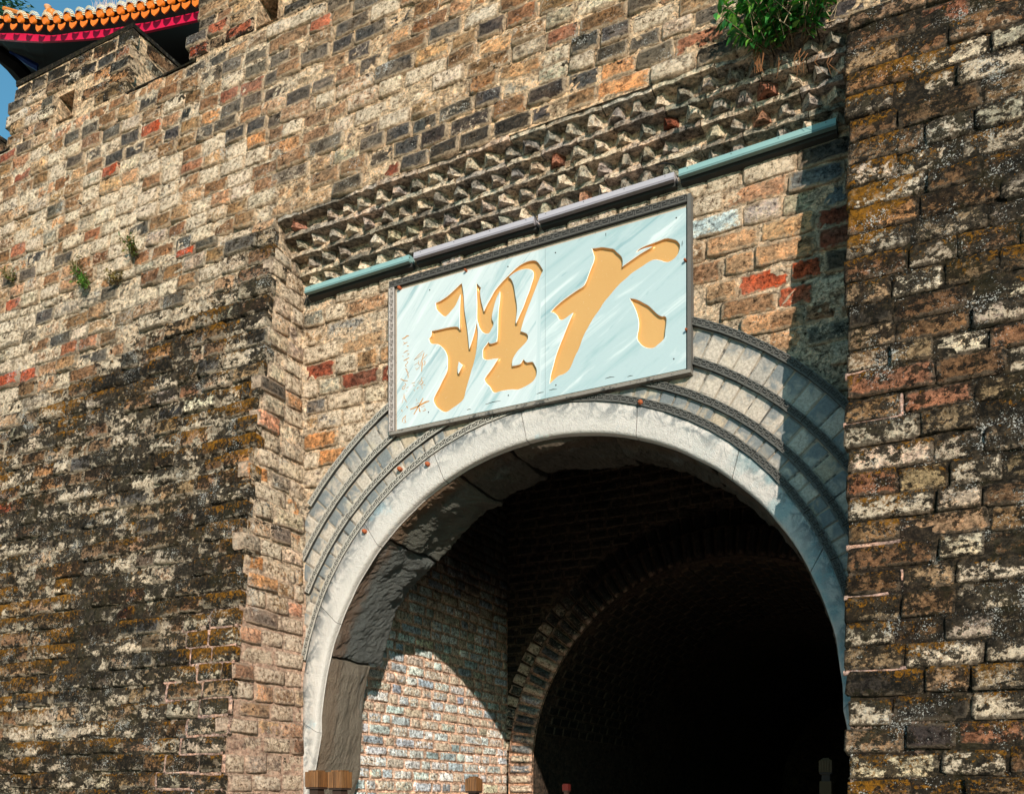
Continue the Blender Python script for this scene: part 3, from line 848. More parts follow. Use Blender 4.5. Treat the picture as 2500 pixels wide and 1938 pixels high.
for q in range(len(cuts)-1):
    t0, t1 = cuts[q]+.0009, cuts[q+1]-.0009
    n = 14; vs, fs = [], []
    for i in range(n+1):
        t = t0+(t1-t0)*i/n
        (xo, zo), (xi, zi) = ring_pts(t)
        xi += .004*MN.noise(Vector((xi*5, zi*5, 0)))*2; 
        d = Vector((xo-xi, 0, zo-zi)).normalized()
        P0 = Vector((xo, 0, zo)); P1 = Vector((xi, 0, zi)); L = (P0-P1).length
        prof = [(L, .02), (L-.004, RYF-.002), (L*.66, RYF+.002), (L*.33, RYF+.001), (.022, RYF), (.008, RYF+.006), (0, RYF+.02), (0, .02), (0, .05), (-.004, RYB)]
        for (r_, y) in prof:
            p = P1+d*r_; vs.append((p.x, y, p.z))
    m = len(prof)
    for i in range(n):
        for k in range(m-1): fs.append((i*m+k, i*m+k+1, (i+1)*m+k+1, (i+1)*m+k))
    q0 = len(vs); vs += vs[:m] + vs[n*m:n*m+m]
    fs.append(tuple(q0+k for k in range(m))); fs.append(tuple(q0+m+k for k in range(m))[::-1])
    vs = [(max(XL+.001, min(-.55, v[0])), v[1], v[2]) for v in vs]
    o = mesh('plaster_segment', vs, fs, PL, ringt)
    for p in o.data.polygons: p.use_smooth = len(p.vertices) == 4
# iron-rust stubs
rust = plain('rust', (.34, .09, .035), .9, 80, .6, .002)
for i, (u, v, lb) in enumerate(((974, 1144, 'rusty iron stub on the third key strip left of the arch'), (1042, 1132, 'rusty iron stub on the lowest key strip, higher of the left pair'), (888, 1296, 'small rusty stub low on the left edge of the plaster band'), (1562, 982, 'orange rusty stub below the plaque right of the arch crown'))):
    p = W(u, v, -.05); b = MB(); b.tube([p+Vector((0, -.02, 0)), p+Vector((.004, -.004, 0)), p+Vector((0, .05, 0))], [.009, .018, .016], 9)
    tag(b.build('iron_stub', rust), lb, 'stub', 'rusty iron stubs around the arch')

# ================================================================== STONE JAMB VOUSSOIRS
def stone_mat(name, c0, c1, orange):
    n = NB(name)
    a = n.noise(14, 10, .78); b = n.noise(70, 8, .75); c = n.noise(3, 7, .65, off=(5, 5, 1), stretch=(1, 1, .5)); x, y, z = n.xyz()
    col = n.mix(a, c0, c1); col = n.mix(1.0, col, n.gray(n.add(n.mul(b, 1.0), .5)), 'MULTIPLY')
    col = n.mix(n.mul(n.step(n.add(y, n.mul(n.sub(a, .5), .25)), .24, .12), orange), col, (.27, .12, .045))
    col = n.mix(n.step(c, .55, .7, 0, .4), col, (.30, .34, .35))
    return n.out(col, .85, n.bump(n.add(n.mul(a, 1.0), n.mul(b, 1.3)), .06), spec=.3)
stones = thing('stone_arch', 'rough dark stone blocks lining the underside of the gate arch', 'arch', (CI[0], .4, CI[1]))
SM = [stone_mat('brown_stone', (.17, .14, .11), (.33, .275, .215), .22), stone_mat('blue_stone', (.07, .078, .078), (.20, .205, .195), .45), stone_mat('dark_stone', (.05, .05, .045), (.14, .125, .10), .2), stone_mat('streaked_stone', (.07, .075, .07), (.20, .19, .155), .5)]
def stone(t0, t1, mat, yb_, seed, bulge=.02):
    r = random.Random(seed); n, m = 44, 26; vs, fs = [], []
    yb1 = yb_+r.uniform(-.03, .05)
    for i in range(n+1):
        t = t0+(t1-t0)*i/n
        (xo, zo), (xi, zi) = ring_pts(t)
        d = Vector((xo-xi, 0, zo-zi)).normalized()
        e = 1-min(1, min(i, n-i)/1.0)
        ybk = yb_ + (yb1-yb_)*i/n + .05*MN.noise(Vector((t*4, seed, 0)))
        for k in range(m+1):
            y = .028+(ybk-.028)*k/m
            bb = bulge*math.sin(math.pi*min(1, k/m*1.05))*1.0 + .05*MN.noise(Vector((xi*2.2, y*4, zi*2.2+seed))) + .022*MN.noise(Vector((xi*8, y*8, zi*8)))+ .022*abs(MN.noise(Vector((xi*19, y*19, zi*19)))) + .010*MN.noise(Vector((xi*45, y*45, zi*45)))
            if k == 0: bb = -.015
            if k == m: bb -= .012
            p = Vector((xi, y, zi)) - d*(bb-.010*e)
            vs.append(p)
        for dd in (.15, .5):
            vs.append(Vector((xi, ybk+.0, zi))+d*dd)
    w_ = m+3
    for i in range(n):
        for k in range(w_-1): fs.append((i*w_+k, i*w_+k+1, (i+1)*w_+k+1, (i+1)*w_+k))
    # end faces
    for i in (0, n):
        (xo, zo), (xi, zi) = ring_pts(t0 if i == 0 else t1)
        d = Vector((xo-xi, 0, zo-zi)).normalized()
        b = len(vs)+m+1; vs += [vs[i*w_+k].copy() for k in range(m+1)]; vs += [vs[i*w_+k]+d*.2 for k in range(m+1)]
        for k in range(m): fs.append((b-m-1+k, b-m+k, b+k+1, b+k))
    o = mesh('stone', vs, fs, mat, stones, False)
    bm = bmesh.new(); bm.from_mesh(o.data); bmesh.ops.recalc_face_normals(bm, faces=bm.faces); bm.to_mesh(o.data); bm.free()
tc = [(-1.95, -.807, 0, .66), (-.803, -.478, 1, .74), (-.474, -.24, 3, .78), (-.236, -.1, 2, .74), (-.095, .15, 2, .70), (.155, .40, 2, .72), (.405, .66, 2, .68), (.665, .93, 2, .72), (.935, 1.4, 2, .70), (1.405, 1.95, 2, .7)]
for i, (a, b, m, yy) in enumerate(tc): stone(a+.002, b-.002, SM[m], yy, i*3.1+1)

# ================================================================== CHAMBER BEHIND THE ARCH
XC0, XC1, YC0, YC1, ZC = -.833*6.5, -.70, .55, .61*6.5, 7.4
ch = thing('brick_wall', 'blue-grey brick side wall inside the gate with pale pink joints', 'wall', (XC0, 2, 0))
NX = Vector((-1, 0, 0))
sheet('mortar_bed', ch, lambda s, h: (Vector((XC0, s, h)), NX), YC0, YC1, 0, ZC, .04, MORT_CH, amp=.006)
def fr_ch(s, h): return Vector((XC0, s, h)), Y_, Z_, -X_
pal_ch = lambda s, h: P_CH
courses(ch, fr_ch, lambda h: YC0, lambda h: YC1-.02, .9, 6.4, .107, [.36, .33, .19, .18], pal_ch, *M_['chamber'], NEAT, over=False, gap=.018, wav=.004, prot=.004)
inn_t = thing('brick_wall', 'shade-darkened inner wall of the gate with a second, lower brick arch', 'wall', (-3, YC1, 0))
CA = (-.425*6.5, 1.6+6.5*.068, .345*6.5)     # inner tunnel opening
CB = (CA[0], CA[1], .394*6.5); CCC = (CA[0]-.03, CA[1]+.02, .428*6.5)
sheet('mortar_bed', inn_t, lambda s, h: (Vector((s, YC1, h)), Y_), XC0, XC1, 0, ZC, .06, MORT_SHADE, keep=lambda s, h: not inside(CA, s, h, .1), amp=.006)
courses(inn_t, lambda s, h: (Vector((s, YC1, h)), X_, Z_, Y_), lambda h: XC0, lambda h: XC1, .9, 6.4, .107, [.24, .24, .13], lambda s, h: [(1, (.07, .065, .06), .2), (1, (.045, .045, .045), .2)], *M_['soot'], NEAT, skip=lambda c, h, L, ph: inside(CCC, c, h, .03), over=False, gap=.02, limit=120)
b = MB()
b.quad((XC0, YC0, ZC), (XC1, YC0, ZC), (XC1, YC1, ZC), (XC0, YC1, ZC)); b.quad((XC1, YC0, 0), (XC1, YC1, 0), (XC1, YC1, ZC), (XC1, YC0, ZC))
b.build('ceiling', MORT_SHADE, inn_t)
front = sheet('front_back', inn_t, lambda s, h: (Vector((s, YC0, h)), -Y_), XC0, XC1, 0, ZC, .08, MORT_SHADE, keep=lambda s, h: not inside(C4, s, h, .08), amp=0)
front.name = 'inner_face'
rings = thing('brick_arch', 'inner brick arch of radiating bricks with pink joints, lit at its left foot', 'arch', (CA[0], YC1, CA[1]))
def ring_bricks(c, ra, rb, step, y, mo, ma, pal, dep, name='brick', lim=300, rough=NEAT):
    rm = (ra+rb)/2; n = int((math.pi/2*rm+1.8)/step); out = []
    for k in range(-n, n+1):
        x, z, a = on_arc(c[0], c[1], rm, k*step)
        if z < .9 or x > XC1-.05: continue
        M = Matrix.Translation((x, y+random.uniform(-.008, .008), z)) @ Matrix.Rotation(a+random.uniform(-.03, .03), 4, 'Y')
        col, l = pick(pal(z))
        out.append((M, step-.028, (rb-ra)-.01, dep, col, l))
    lay(rings, out, mo, ma, rough, name, lim)
PVV = [(2, (.22, .23, .23), .6), (2, (.40, .41, .41), .7), (2, (.08, .085, .09), .3)]
ring_bricks(CA, CA[2]+.012, CB[2], .118, YC1-.16, *M_['chamber'], lambda z: PVV if z < 3.4 else [(1, (.05, .048, .045), .3)], .3)  # ring palettes darken with height: fading bounce light put into the colour
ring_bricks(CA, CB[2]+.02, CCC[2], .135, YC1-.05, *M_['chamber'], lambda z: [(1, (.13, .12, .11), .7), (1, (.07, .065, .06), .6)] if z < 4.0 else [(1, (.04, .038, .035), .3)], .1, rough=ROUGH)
def arcsheet(name, c, r, y0, y1, mat, parent, n=56, m=2, below=1.9):
    vs, fs = [], []
    pts = [(c[0]-r, 0)] + [(c[0]+r*math.sin(-math.pi/2+math.pi*i/n), c[1]+r*math.cos(-math.pi/2+math.pi*i/n)) for i in range(n+1)] + [(c[0]+r, 0)]
    for (x, z) in pts:
        for k in range(m+1): vs.append((x, y0+(y1-y0)*k/m, z))
    for i in range(len(pts)-1):
        for k in range(m): fs.append((i*(m+1)+k, i*(m+1)+k+1, (i+1)*(m+1)+k+1, (i+1)*(m+1)+k))
    return mesh(name, vs, fs, mat, parent, True)
def arcface(name, c, r0, r1, y, mat, parent, n=56):
    vs, fs = [], []
    pts = [-math.pi/2+math.pi*i/n for i in range(n+1)]
    for a in pts: vs += [(c[0]+r0*math.sin(a), y, c[1]+r0*math.cos(a)), (c[0]+r1*math.sin(a), y, c[1]+r1*math.cos(a))]
    for i in range(n): fs.append((2*i, 2*i+1, 2*i+3, 2*i+2))
    for s_ in (-1, 1):
        q = len(vs); vs += [(c[0]+s_*r0, y, c[1]), (c[0]+s_*r1, y, c[1]), (c[0]+s_*r1, y, 0), (c[0]+s_*r0, y, 0)]; fs.append((q, q+1, q+2, q+3))
    vs = [(max(XC0, v[0]), v[1], v[2]) for v in vs]
    return mesh(name, vs, fs, mat, parent)
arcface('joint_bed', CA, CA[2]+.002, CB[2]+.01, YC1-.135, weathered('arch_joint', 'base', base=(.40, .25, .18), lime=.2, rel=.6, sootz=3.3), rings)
arcsheet('arch_back', CA, CB[2]+.012, YC1-.135, YC1+.1, MORT_SHADE, rings)
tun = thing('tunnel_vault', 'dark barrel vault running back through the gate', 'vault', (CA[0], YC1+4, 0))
arcsheet('vault_render', CA, CA[2]+.010, YC1-.15, YC1+14, MORT_SHADE, tun)
MB().quad((XC0-2, YC1+14, 0), (XC1+2, YC1+14, 0), (XC1+2, YC1+14, ZC), (XC0-2, YC1+14, ZC)).build('end_blocker', MORT_SHADE, tun)  # added sheet closing the open tunnel end so the passage stays dark
# long brick courses of the vault, first metres (thin ribs where joints read)
out = []
for i in range(-26, 14):
    a = i*.052
    for y in range(0, 12):
        x, z, aa = CA[0]+CA[2]*math.sin(a*1.0), CA[1]+CA[2]*math.cos(a*1.0), a
        if z < .9: continue
        ux = Y_; ni = Vector((math.sin(a), 0, math.cos(a))); uz = ux.cross(ni)*-1
        L = .26; yy = YC1+.2+y*L+(i % 2)*.13
        M = frame_mat(Vector((x, yy, z))-ni*random.uniform(.0, .012), ux, uz, ni)
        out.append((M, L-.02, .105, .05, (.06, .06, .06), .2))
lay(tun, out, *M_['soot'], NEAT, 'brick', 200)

# ================================================================== PLAQUE
plq = thing('stone_plaque', 'blue marble plaque over the arch with two large gilded carved Chinese characters', 'plaque', (-3.1, -.05, (PLZ0+PLZ1)/2))
YM = -.055
def tr(seg):
    out = []
    for ox, oy, s_, pts in seg:
        for x, y in pts:
            p = W(ox+x/s_, oy+y/s_, YM); out.append((p.x, p.z))
    return out
A_ = 6.825; K1 = (1030, 620, A_); K2 = (1030, 780, A_); K3 = (1320, 560, 5.739); K4 = (1320, 680, 3.237)
shA = tr([(*K1, [(660,490),(680,600),(697,760),(700,900),(722,1060),(745,1200),(765,1380),(775,1500),(786,1585),(830,1460),(870,1330),(893,1220),(905,1150),(918,1210),(928,1300),(922,1440),(905,1600),(888,1693)]),
 (*K2, [(880,640),(850,760),(815,860),(790,960),(760,1060),(725,1180),(705,1290),(680,1340),(600,1410),(510,1470),(430,1530),(375,1540),(300,1500),(240,1450),(210,1390),(185,1335),(240,1220),(290,1130),(340,1020),(390,930),(425,850),(430,760),(432,650),(420,590),(385,510),(330,450),(275,410),(225,405),(170,405),(140,390),(125,350),(118,320),(150,280),(160,250),(160,195),(300,165),(450,130),(560,118),(600,130),(632,170)]),
 (*K1, [(630,1100),(633,900),(640,760),(642,668),(628,690),(600,760),(550,870),(480,950),(420,1020),(375,1045),(320,1000),(250,930),(235,880),(230,820),(330,770),(430,700),(540,600),(620,520)])])
hoA = tr([(*K2, [(610,700),(680,760),(640,830),(605,905),(590,870),(592,800)])])
shB = tr([(*K1, [(908,490),(930,515),(980,568),(965,600),(965,680),(985,800),(1010,890),(1030,960),(1080,850),(1150,730),(1200,630),(1270,540),(1340,460),(1400,400),(1450,350),(1520,280),(1600,210),(1680,160),(1770,120),(1860,108),(1910,120),(1960,180),(2015,275),(1980,340),(1930,470),(1880,600),(1840,700),(1790,830),(1740,960),(1690,1100),(1655,1230),(1640,1290),(1700,1310),(1740,1325),(1768,1370),(1755,1430),(1725,1475)]),
 (*K2, [(1650,460),(1590,520),(1530,610),(1500,680),(1498,775),(1560,768),(1640,745),(1665,700),(1690,665),(1735,720),(1790,712),(1845,705),(1870,750),(1912,830),(1905,930),(1870,1000),(1820,1050),(1740,1100),(1640,1150),(1590,1165),(1500,1160),(1400,1170),(1300,1190),(1215,1220),(1170,1190),(1140,1120),(1100,1085),(1060,1040),(1040,995),(1080,930),(1120,880),(1170,810),(1220,730),(1275,645),(1200,650),(1120,668),(1050,665),(1015,640),(1015,560),(1015,500),(1050,450),(1075,420),(1105,375),(1130,408),(1190,395),(1250,370),(1265,250),(1270,0)]),
 (*K1, [(1275,950),(1300,780),(1305,650),(1298,620),(1250,700),(1215,800),(1190,900),(1165,1000),(1160,1090),(1185,1130),(1192,1170),(1160,1240),(1130,1300),(1110,1320),(1060,1325),(1015,1305),(980,1260),(952,1210),(938,1150),(920,1105),(918,1000),(922,850),(915,700)])])
hoB = tr([(*K1, [(1440,388),(1500,335),(1570,290),(1650,258),(1730,245),(1800,250),(1845,275),(1865,320),(1860,400),(1830,490),(1790,620),(1740,740),(1700,860),(1650,970),(1600,1080),(1565,1160),(1555,1130),(1570,1040),(1582,930),(1575,820),(1550,690),(1540,600),(1520,500),(1485,420)])])
shC = tr([(*K3, [(720,270),(790,262),(860,250),(940,265),(1020,275),(1060,320),(1120,370),(1145,420),(1145,490),(1138,525),(1200,480),(1300,410),(1400,340),(1500,283),(1575,237),(1540,238),(1440,266),(1370,298),(1330,325),(1380,275),(1460,235),(1560,200),(1650,165),(1755,122),(1850,140),(1900,155),(1945,205),(1950,250),(1925,340),(1880,400),(1800,455),(1740,455),(1680,430),(1590,415),(1500,460),(1400,530),(1270,610),(1200,680),(1120,745),(1040,830),(960,930),(880,1020),(830,1110),(740,1230),(660,1370),(590,1500),(530,1680)]),
 (*K4, [(270,610),(240,690),(220,725),(180,755),(140,765),(100,800),(72,828),(80,760),(100,690),(120,610),(150,530),(190,430),(230,330),(258,272)]),
 (*K3, [(445,1165),(400,1200),(330,1255),(285,1270),(250,1250),(240,1210),(190,1165),(145,1155),(190,1100),(290,1010),(400,930),(500,860),(600,800),(640,730),(670,640),(710,540),(750,440),(755,380),(735,320)])])
shD = tr([(*K3, [(1250,970),(1310,975),(1380,1000),(1440,1035),(1510,1070),(1570,1130),(1630,1190),(1690,1225),(1735,1215),(1762,1245),(1755,1330),(1740,1440),(1735,1520),(1700,1560),(1640,1610),(1590,1655),(1520,1665),(1440,1640),(1390,1595),(1355,1540),(1355,1480),(1375,1400),(1380,1290),(1350,1170),(1310,1070)])])
def area(p): return sum(p[i][0]*p[(i+1) % len(p)][1]-p[(i+1) % len(p)][0]*p[i][1] for i in range(len(p)))/2
def ccw(p): return p if area(p) > 0 else p[::-1]
def offset(p, d):
    """p counter-clockwise; d > 0 moves inward"""
    n = len(p); out = []
    for i in range(n):
        a, b, c = Vector(p[i-1]), Vector(p[i]), Vector(p[(i+1) % n])
        e0 = (b-a).normalized(); e1 = (c-b).normalized()
        n0 = Vector((-e0.y, e0.x)); n1 = Vector((-e1.y, e1.x))
        m = (n0+n1); l = m.length
        m = n0 if l < 1e-4 else m/l
        k = min(1.5, 1/max(.35, m.dot(n0)))
        out.append(tuple(b+m*d*k))
    return out
def inpoly(pt, poly):
    x, y = pt; c = False; n = len(poly); j = n-1
    for i in range(n):
        xi, yi = poly[i]; xj, yj = poly[j]
        if (yi > y) != (yj > y) and x < (xj-xi)*(y-yi)/(yj-yi)+xi: c = not c
        j = i
    return c
def cdt(loops, test):
    vs, ed = [], []
    for l in loops:
        b = len(vs); vs += [Vector(p) for p in l]; ed += [(b+i, b+(i+1) % len(l)) for i in range(len(l))]
    r = MG.delaunay_2d_cdt(vs, ed, [], 0, 1e-5)
    V, F = r[0], r[2]
    return V, [f for f in F if test(tuple(sum((V[i] for i in f), Vector((0, 0)))/len(f)))]
def smooth_poly(p):
    # one corner-cutting pass on wide corners only
    out = []; n = len(p)
    for i in range(n):
        a, b, c = Vector(p[i-1]), Vector(p[i]), Vector(p[(i+1) % n])
        e0 = (b-a); e1 = (c-b)
        if e0.length > 1e-6 and e1.length > 1e-6 and e0.normalized().dot(e1.normalized()) > .5:
            out += [tuple(b-e0*.25), tuple(b+e1*.25)]
        else: out.append(tuple(b))
    return out
chars = [(ccw(smooth_poly(shA)), [ccw(hoA)]), (ccw(smooth_poly(shB)), [ccw(smooth_poly(hoB))]), (ccw(smooth_poly(shC)), []), (ccw(smooth_poly(shD)), [])]
def marble():
    n = NB('blue_marble')
    x, y, z = n.xyz()
    big = n.noise(.9, 3, .5, off=(2, 0, 5), stretch=(1, 1, 1))
    cx = n.t.nodes.new('ShaderNodeCombineXYZ')
    # vein direction falls to the lower left; right slab flows flatter
    k = n.step(x, -3.10, -3.06, 1.15, .55)
    n.set(cx.inputs[0], n.mul(x, .6)); n.set(cx.inputs[1], 0.0); n.set(cx.inputs[2], n.mul(n.sub(z, n.mul(x, k)), 3.2))
    f = n.noise(1.6, 7, .62, vec=cx.outputs[0], dist=.9)
    f2 = n.noise(4.5, 6, .6, vec=cx.outputs[0], dist=.6, off=(3, 1, 7))
    base = n.mix(n.step(x, -3.12, -3.0), (.47, .53, .55), (.36, .45, .475))
    col = n.mix(n.step(f, .50, .66), base, (.28, .39, .415))
    col = n.mix(n.step(f, .46, .34, 0, .75), col, (.58, .63, .64))
    col = n.mix(n.step(f2, .62, .70, 0, .5), col, (.17, .29, .33))
    col = n.mix(n.step(n.noise(70, 3, .6), .70, .74, 0, .35), col, (.25, .3, .3))
    return n.out(col, .32, n.bump(n.noise(60, 3, .5), .0006), spec=.35)
MAR = marble()
MARW = plain('marble_edge', (.80, .77, .70), .6, 60, .25, .0005)
def gold():
    n = NB('gilding')
    a = n.noise(40, 5, .6); b = n.noise(3, 3, .5)
    col = n.mix(b, (.58, .30, .095), (.64, .355, .125))
    col = n.mix(n.step(n.noise(130, 3, .6), .71, .74), col, (.8, .7, .5))
    return n.out(col, .42, n.bump(a, .0012), 0.25, .5)
GOLD = gold()
mx0, mx1 = W(969, 800, YM).x, W(1675, 800, YM).x
mz1 = W(974, 709, YM).z; mz0 = W(964, 1050, YM).z
msp = W(1331, 800, YM).x
OD = .0030
outl = [offset(c[0], -OD) for c in chars]
hol = [[offset(h, OD) for h in c[1]] for c in chars]
def on_gold(pt):
    for o_, hs in zip(outl, hol):
        if inpoly(pt, o_) and not any(inpoly(pt, h) for h in hs): return True
    return False
for (xa, xb) in ((mx0, msp-.0012), (msp+.0012, mx1)):
    rect = [(xa, mz0), (xb, mz0), (xb, mz1), (xa, mz1)]
    loops = [rect]
    for o_, hs in zip(outl, hol):
        cx = sum(p[0] for p in o_)/len(o_)
        if xa < cx < xb: loops += [o_] + hs
    V, F = cdt(loops, lambda p: xa < p[0] < xb and not on_gold(p))
    vs = [(v.x, YM, v.y) for v in V]; fs = [tuple(f) for f in F]
    b = len(vs)
    vs += [(xa, YM, mz0), (xb, YM, mz0), (xb, YM, mz1), (xa, YM, mz1), (xa, YM+.05, mz0), (xb, YM+.05, mz0), (xb, YM+.05, mz1), (xa, YM+.05, mz1)]
    fs += [(b, b+4, b+5, b+1), (b+1, b+5, b+6, b+2), (b+2, b+6, b+7, b+3), (b+3, b+7, b+4, b)]
    mesh('marble_slab', vs, fs, MAR, plq)
DEP = .022
for (o_, hs), oo, hh in zip(chars, outl, hol):
    vs, fs, mi = [], [], []
    def strip(l0, y0, l1, y1, m):
        b = len(vs); n = len(l0)
        for p in l0: vs.append((p[0], y0, p[1]))
        for p in l1: vs.append((p[0], y1, p[1]))
        for i in range(n): fs.append((b+i, b+(i+1) % n, b+n+(i+1) % n, b+n+i)); mi.append(m)
    fl = []
    for l, lo, sg in [(o_, oo, 1)] + [(h, q, -1) for h, q in zip(hs, hh)]:
        i1 = offset(l, sg*.0020); i2 = offset(l, sg*.0075)
        strip(lo, YM, l, YM+.0035, 1)
        strip(l, YM+.0035, i1, YM+DEP*.62, 0)
        strip(i1, YM+DEP*.62, i2, YM+DEP, 0)
        fl.append(i2)
    V, F = cdt(fl, lambda p: inpoly(p, fl[0]) and not any(inpoly(p, h) for h in fl[1:]))
    b = len(vs); vs += [(v.x, YM+DEP, v.y) for v in V]
    for f in F: fs.append(tuple(b+i for i in f)); mi.append(0)
    o = mesh('gilded_character_stroke', vs, fs, None, plq)
    o.data.materials.append(GOLD); o.data.materials.append(MARW)
    for q, p in enumerate(o.data.polygons): p.material_index = mi[q]; p.use_smooth = mi[q] == 0 and len(p.vertices) == 4
# small inscription, cut and gilded
K5 = (950, 800, 7.955); K6 = (950, 920, 6.82)
INS = [(K5, 22, [(250,215),(300,200),(345,160),(385,155)]), (K5, 14, [(280,275),(300,310),(355,280)]), (K5, 10, [(265,335),(300,310)]), (K5, 22, [(345,357),(380,352)]), (K5, 14, [(280,490),(330,455),(375,440)]),
 (K5, 10, [(345,495),(390,510),(350,540)]), (K5, 20, [(262,550),(275,560)]), (K5, 18, [(280,640),(340,610),(390,580)]), (K5, 10, [(340,640),(365,670),(330,710),(310,730),(340,770)]), (K5, 16, [(310,795),(340,810),(345,850),(375,880)]), (K5, 25, [(360,890),(370,950)]),
 (K5, 9, [(665,445),(580,520),(485,625),(560,580),(640,510)]), (K5, 16, [(680,480),(655,560),(640,640)]), (K5, 10, [(740,515),(690,570),(650,610)]), (K5, 9, [(560,680),(490,725)]), (K5, 9, [(515,780),(530,815),(590,760)]), (K5, 11, [(575,640),(570,700),(600,740),(610,660)]),
 (K5, 22, [(630,620),(640,700),(630,855)]), (K5, 12, [(670,640),(700,660),(690,710),(665,730)]),
 (K6, 14, [(190,30),(240,60),(310,65)]), (K6, 12, [(320,0),(310,22)]), (K6, 9, [(260,95),(280,130),(230,165),(215,200),(245,205),(270,160)]), (K6, 11, [(290,185),(320,165)]), (K6, 10, [(265,300),(250,340),(290,420)]), (K6, 12, [(300,228),(290,244)]), (K6, 5, [(250,270),(232,360),(215,440)]),
 (K6, 24, [(288,488),(310,515)]), (K6, 16, [(205,545),(220,580)]), (K6, 12, [(285,635),(230,690),(215,755)]), (K6, 10, [(270,660),(262,720),(280,755),(240,760)]), (K6, 14, [(375,110),(430,90)]), (K6, 14, [(398,140),(430,145)]), (K6, 10, [(408,208),(430,232)]),
 (K6, 12, [(545,5),(540,60),(490,120)]), (K6, 6, [(470,100),(500,60)]), (K6, 16, [(515,132),(560,100),(560,60)]), (K6, 12, [(545,130),(550,200)]), (K6, 10, [(570,130),(605,140)]), (K6, 9, [(465,205),(470,180),(500,170)]), (K6, 5, [(560,15),(590,10)]),
 (K6, 26, [(350,540),(480,490),(600,420),(670,400)]), (K6, 20, [(565,350),(540,400),(480,500),(410,625)]), (K6, 8, [(455,365),(460,400)]), (K6, 10, [(455,450),(500,430)]), (K6, 19, [(500,510),(505,560),(520,580)]), (K6, 14, [(530,500),(590,480)]), (K6, 14, [(590,520),(605,550),(560,570)])]
ib = MB()
for (k, wd, pts) in INS:
    P = [W(k[0]+x/k[2], k[1]+y/k[2], YM-.0015) for x, y in pts]
    n = len(P); hw = wd/k[2]/2*.0028*1.25
    base = len(ib.v)
    for i, p in enumerate(P):
        t = (P[min(i+1, n-1)]-P[max(i-1, 0)]).normalized(); s_ = Vector((-t.z, 0, t.x))
        f = .55 if i in (0, n-1) else 1.0
        ib.v += [p+s_*hw*f, p-s_*hw*f, p+s_*hw*f*1.3+Vector((0, .003, 0)), p-s_*hw*f*1.3+Vector((0, .003, 0))]
    for i in range(n-1):
        q = base+4*i; ib.f += [(q, q+1, q+5, q+4), (q+2, q, q+4, q+6), (q+1, q+3, q+7, q+5)]
GI = plain('inscription_gilt', (.46, .23, .085), .6, 90, .4, .0005)
ib.build('gilded_inscription', GI, plq)
# frame
FRK = plain('frame_stone', (.20, .18, .16), .85, 50, .5, .003, dark=((.05, .05, .048), .52))
FRD = plain('frame_dark', (.030, .030, .030), .7, 50, .5, .003)
FRS = plain('frame_side', (.10, .095, .09), .8, 50, .5, .003)
FRM = plain('frame_mortar', (.42, .33, .26), .95, 70, .5, .006, dark=((.10, .08, .07), .55))
def fbox(name, x0, x1, y0, y1, z0, z1, m): return MB().box(x0, x1, y0, y1, z0, z1).build(name, m, plq)
fw = .048
fx0, fx1, fz0, fz1 = mx0-.013-fw, mx1+.038, mz0-.040, mz1+.075
fbox('mortar_strip', mx0-.013, mx1+.012, YM+.004, 0.01, mz1+.001, mz1+.024, FRM)
fbox('mortar_strip', mx0-.013, mx0-.001, YM+.003, 0.01, mz0-.006, mz1, FRM)
fbox('mortar_strip', mx0-.010, mx1+.012, YM+.006, 0.01, mz0-.016, mz0-.001, FRM)
fbox('frame_rail', fx0, fx1, YM-.022, 0.01, fz0, mz0-.017, FRK)
fbox('frame_rail', mx1+.013, fx1, YM-.016, 0.01, mz0-.016, fz1+.004, FRS)
fbox('frame_back', fx0+.002, fx1-.002, YM+.030, .012, fz0+.002, fz1-.002, FRD)
KT2 = key_mesh('key_tile', FRD, plain('frame_ridge', (.085, .08, .075), .8, 50, .4, .002))
KT3 = key_mesh('key_tile', plain('frame_tile_pale', (.17, .15, .14), .85, 60, .4, .002), plain('frame_ridge_pale', (.40, .35, .33), .85, 60, .4, .002))
def rail(me, a, b, L0, rot, wd):
    d = (b-a); n = max(1, round(d.length/L0)); L = d.length/n
    for i in range(n):
        o = bpy.data.objects.new('key_tile', me); C.objects.link(o); o.parent = plq
        o.matrix_parent_inverse = Matrix.Translation(-plq.location)
        o.matrix_basis = Matrix.Translation(a+d*(i+.5)/n) @ Matrix.Rotation(rot, 4, 'Y') @ Matrix.Diagonal((L*.99/.18, 1, wd/.05, 1))
rail(KT2, Vector((fx0, YM+.006, mz1+.050)), Vector((mx1+.012, YM+.006, mz1+.050)), .19, 0, .050)
rail(KT3, Vector((fx0+fw/2, YM+.006, mz1+.024)), Vector((fx0+fw/2, YM+.006, mz0-.016)), .19, math.pi/2, fw)
for i, (u, v, r) in enumerate(((974, 702, .014), (1136, 659, .009), (1672, 634, .009), (1675, 804, .009))):
    p = W(u, v, YM-.02); MB().tube([p+Vector((0, -.012, 0)), p+Vector((0, -.002, 0)), p+Vector((0, .03, 0))], [r*.6, r, r], 8).build('bolt', rust, plq)
dots = MB()
for (u, v) in ((1049, 708), (1240, 651), (1356, 617), (1651, 532), (1046, 1006), (1241, 965), (1357, 940), (1645, 876)):
    p = W(u, v, YM-.0012); dots.tube([p, p+Vector((0, .004, 0))], .0055, 8)
dots.build('screw', FRD, plq)
cr = MB()
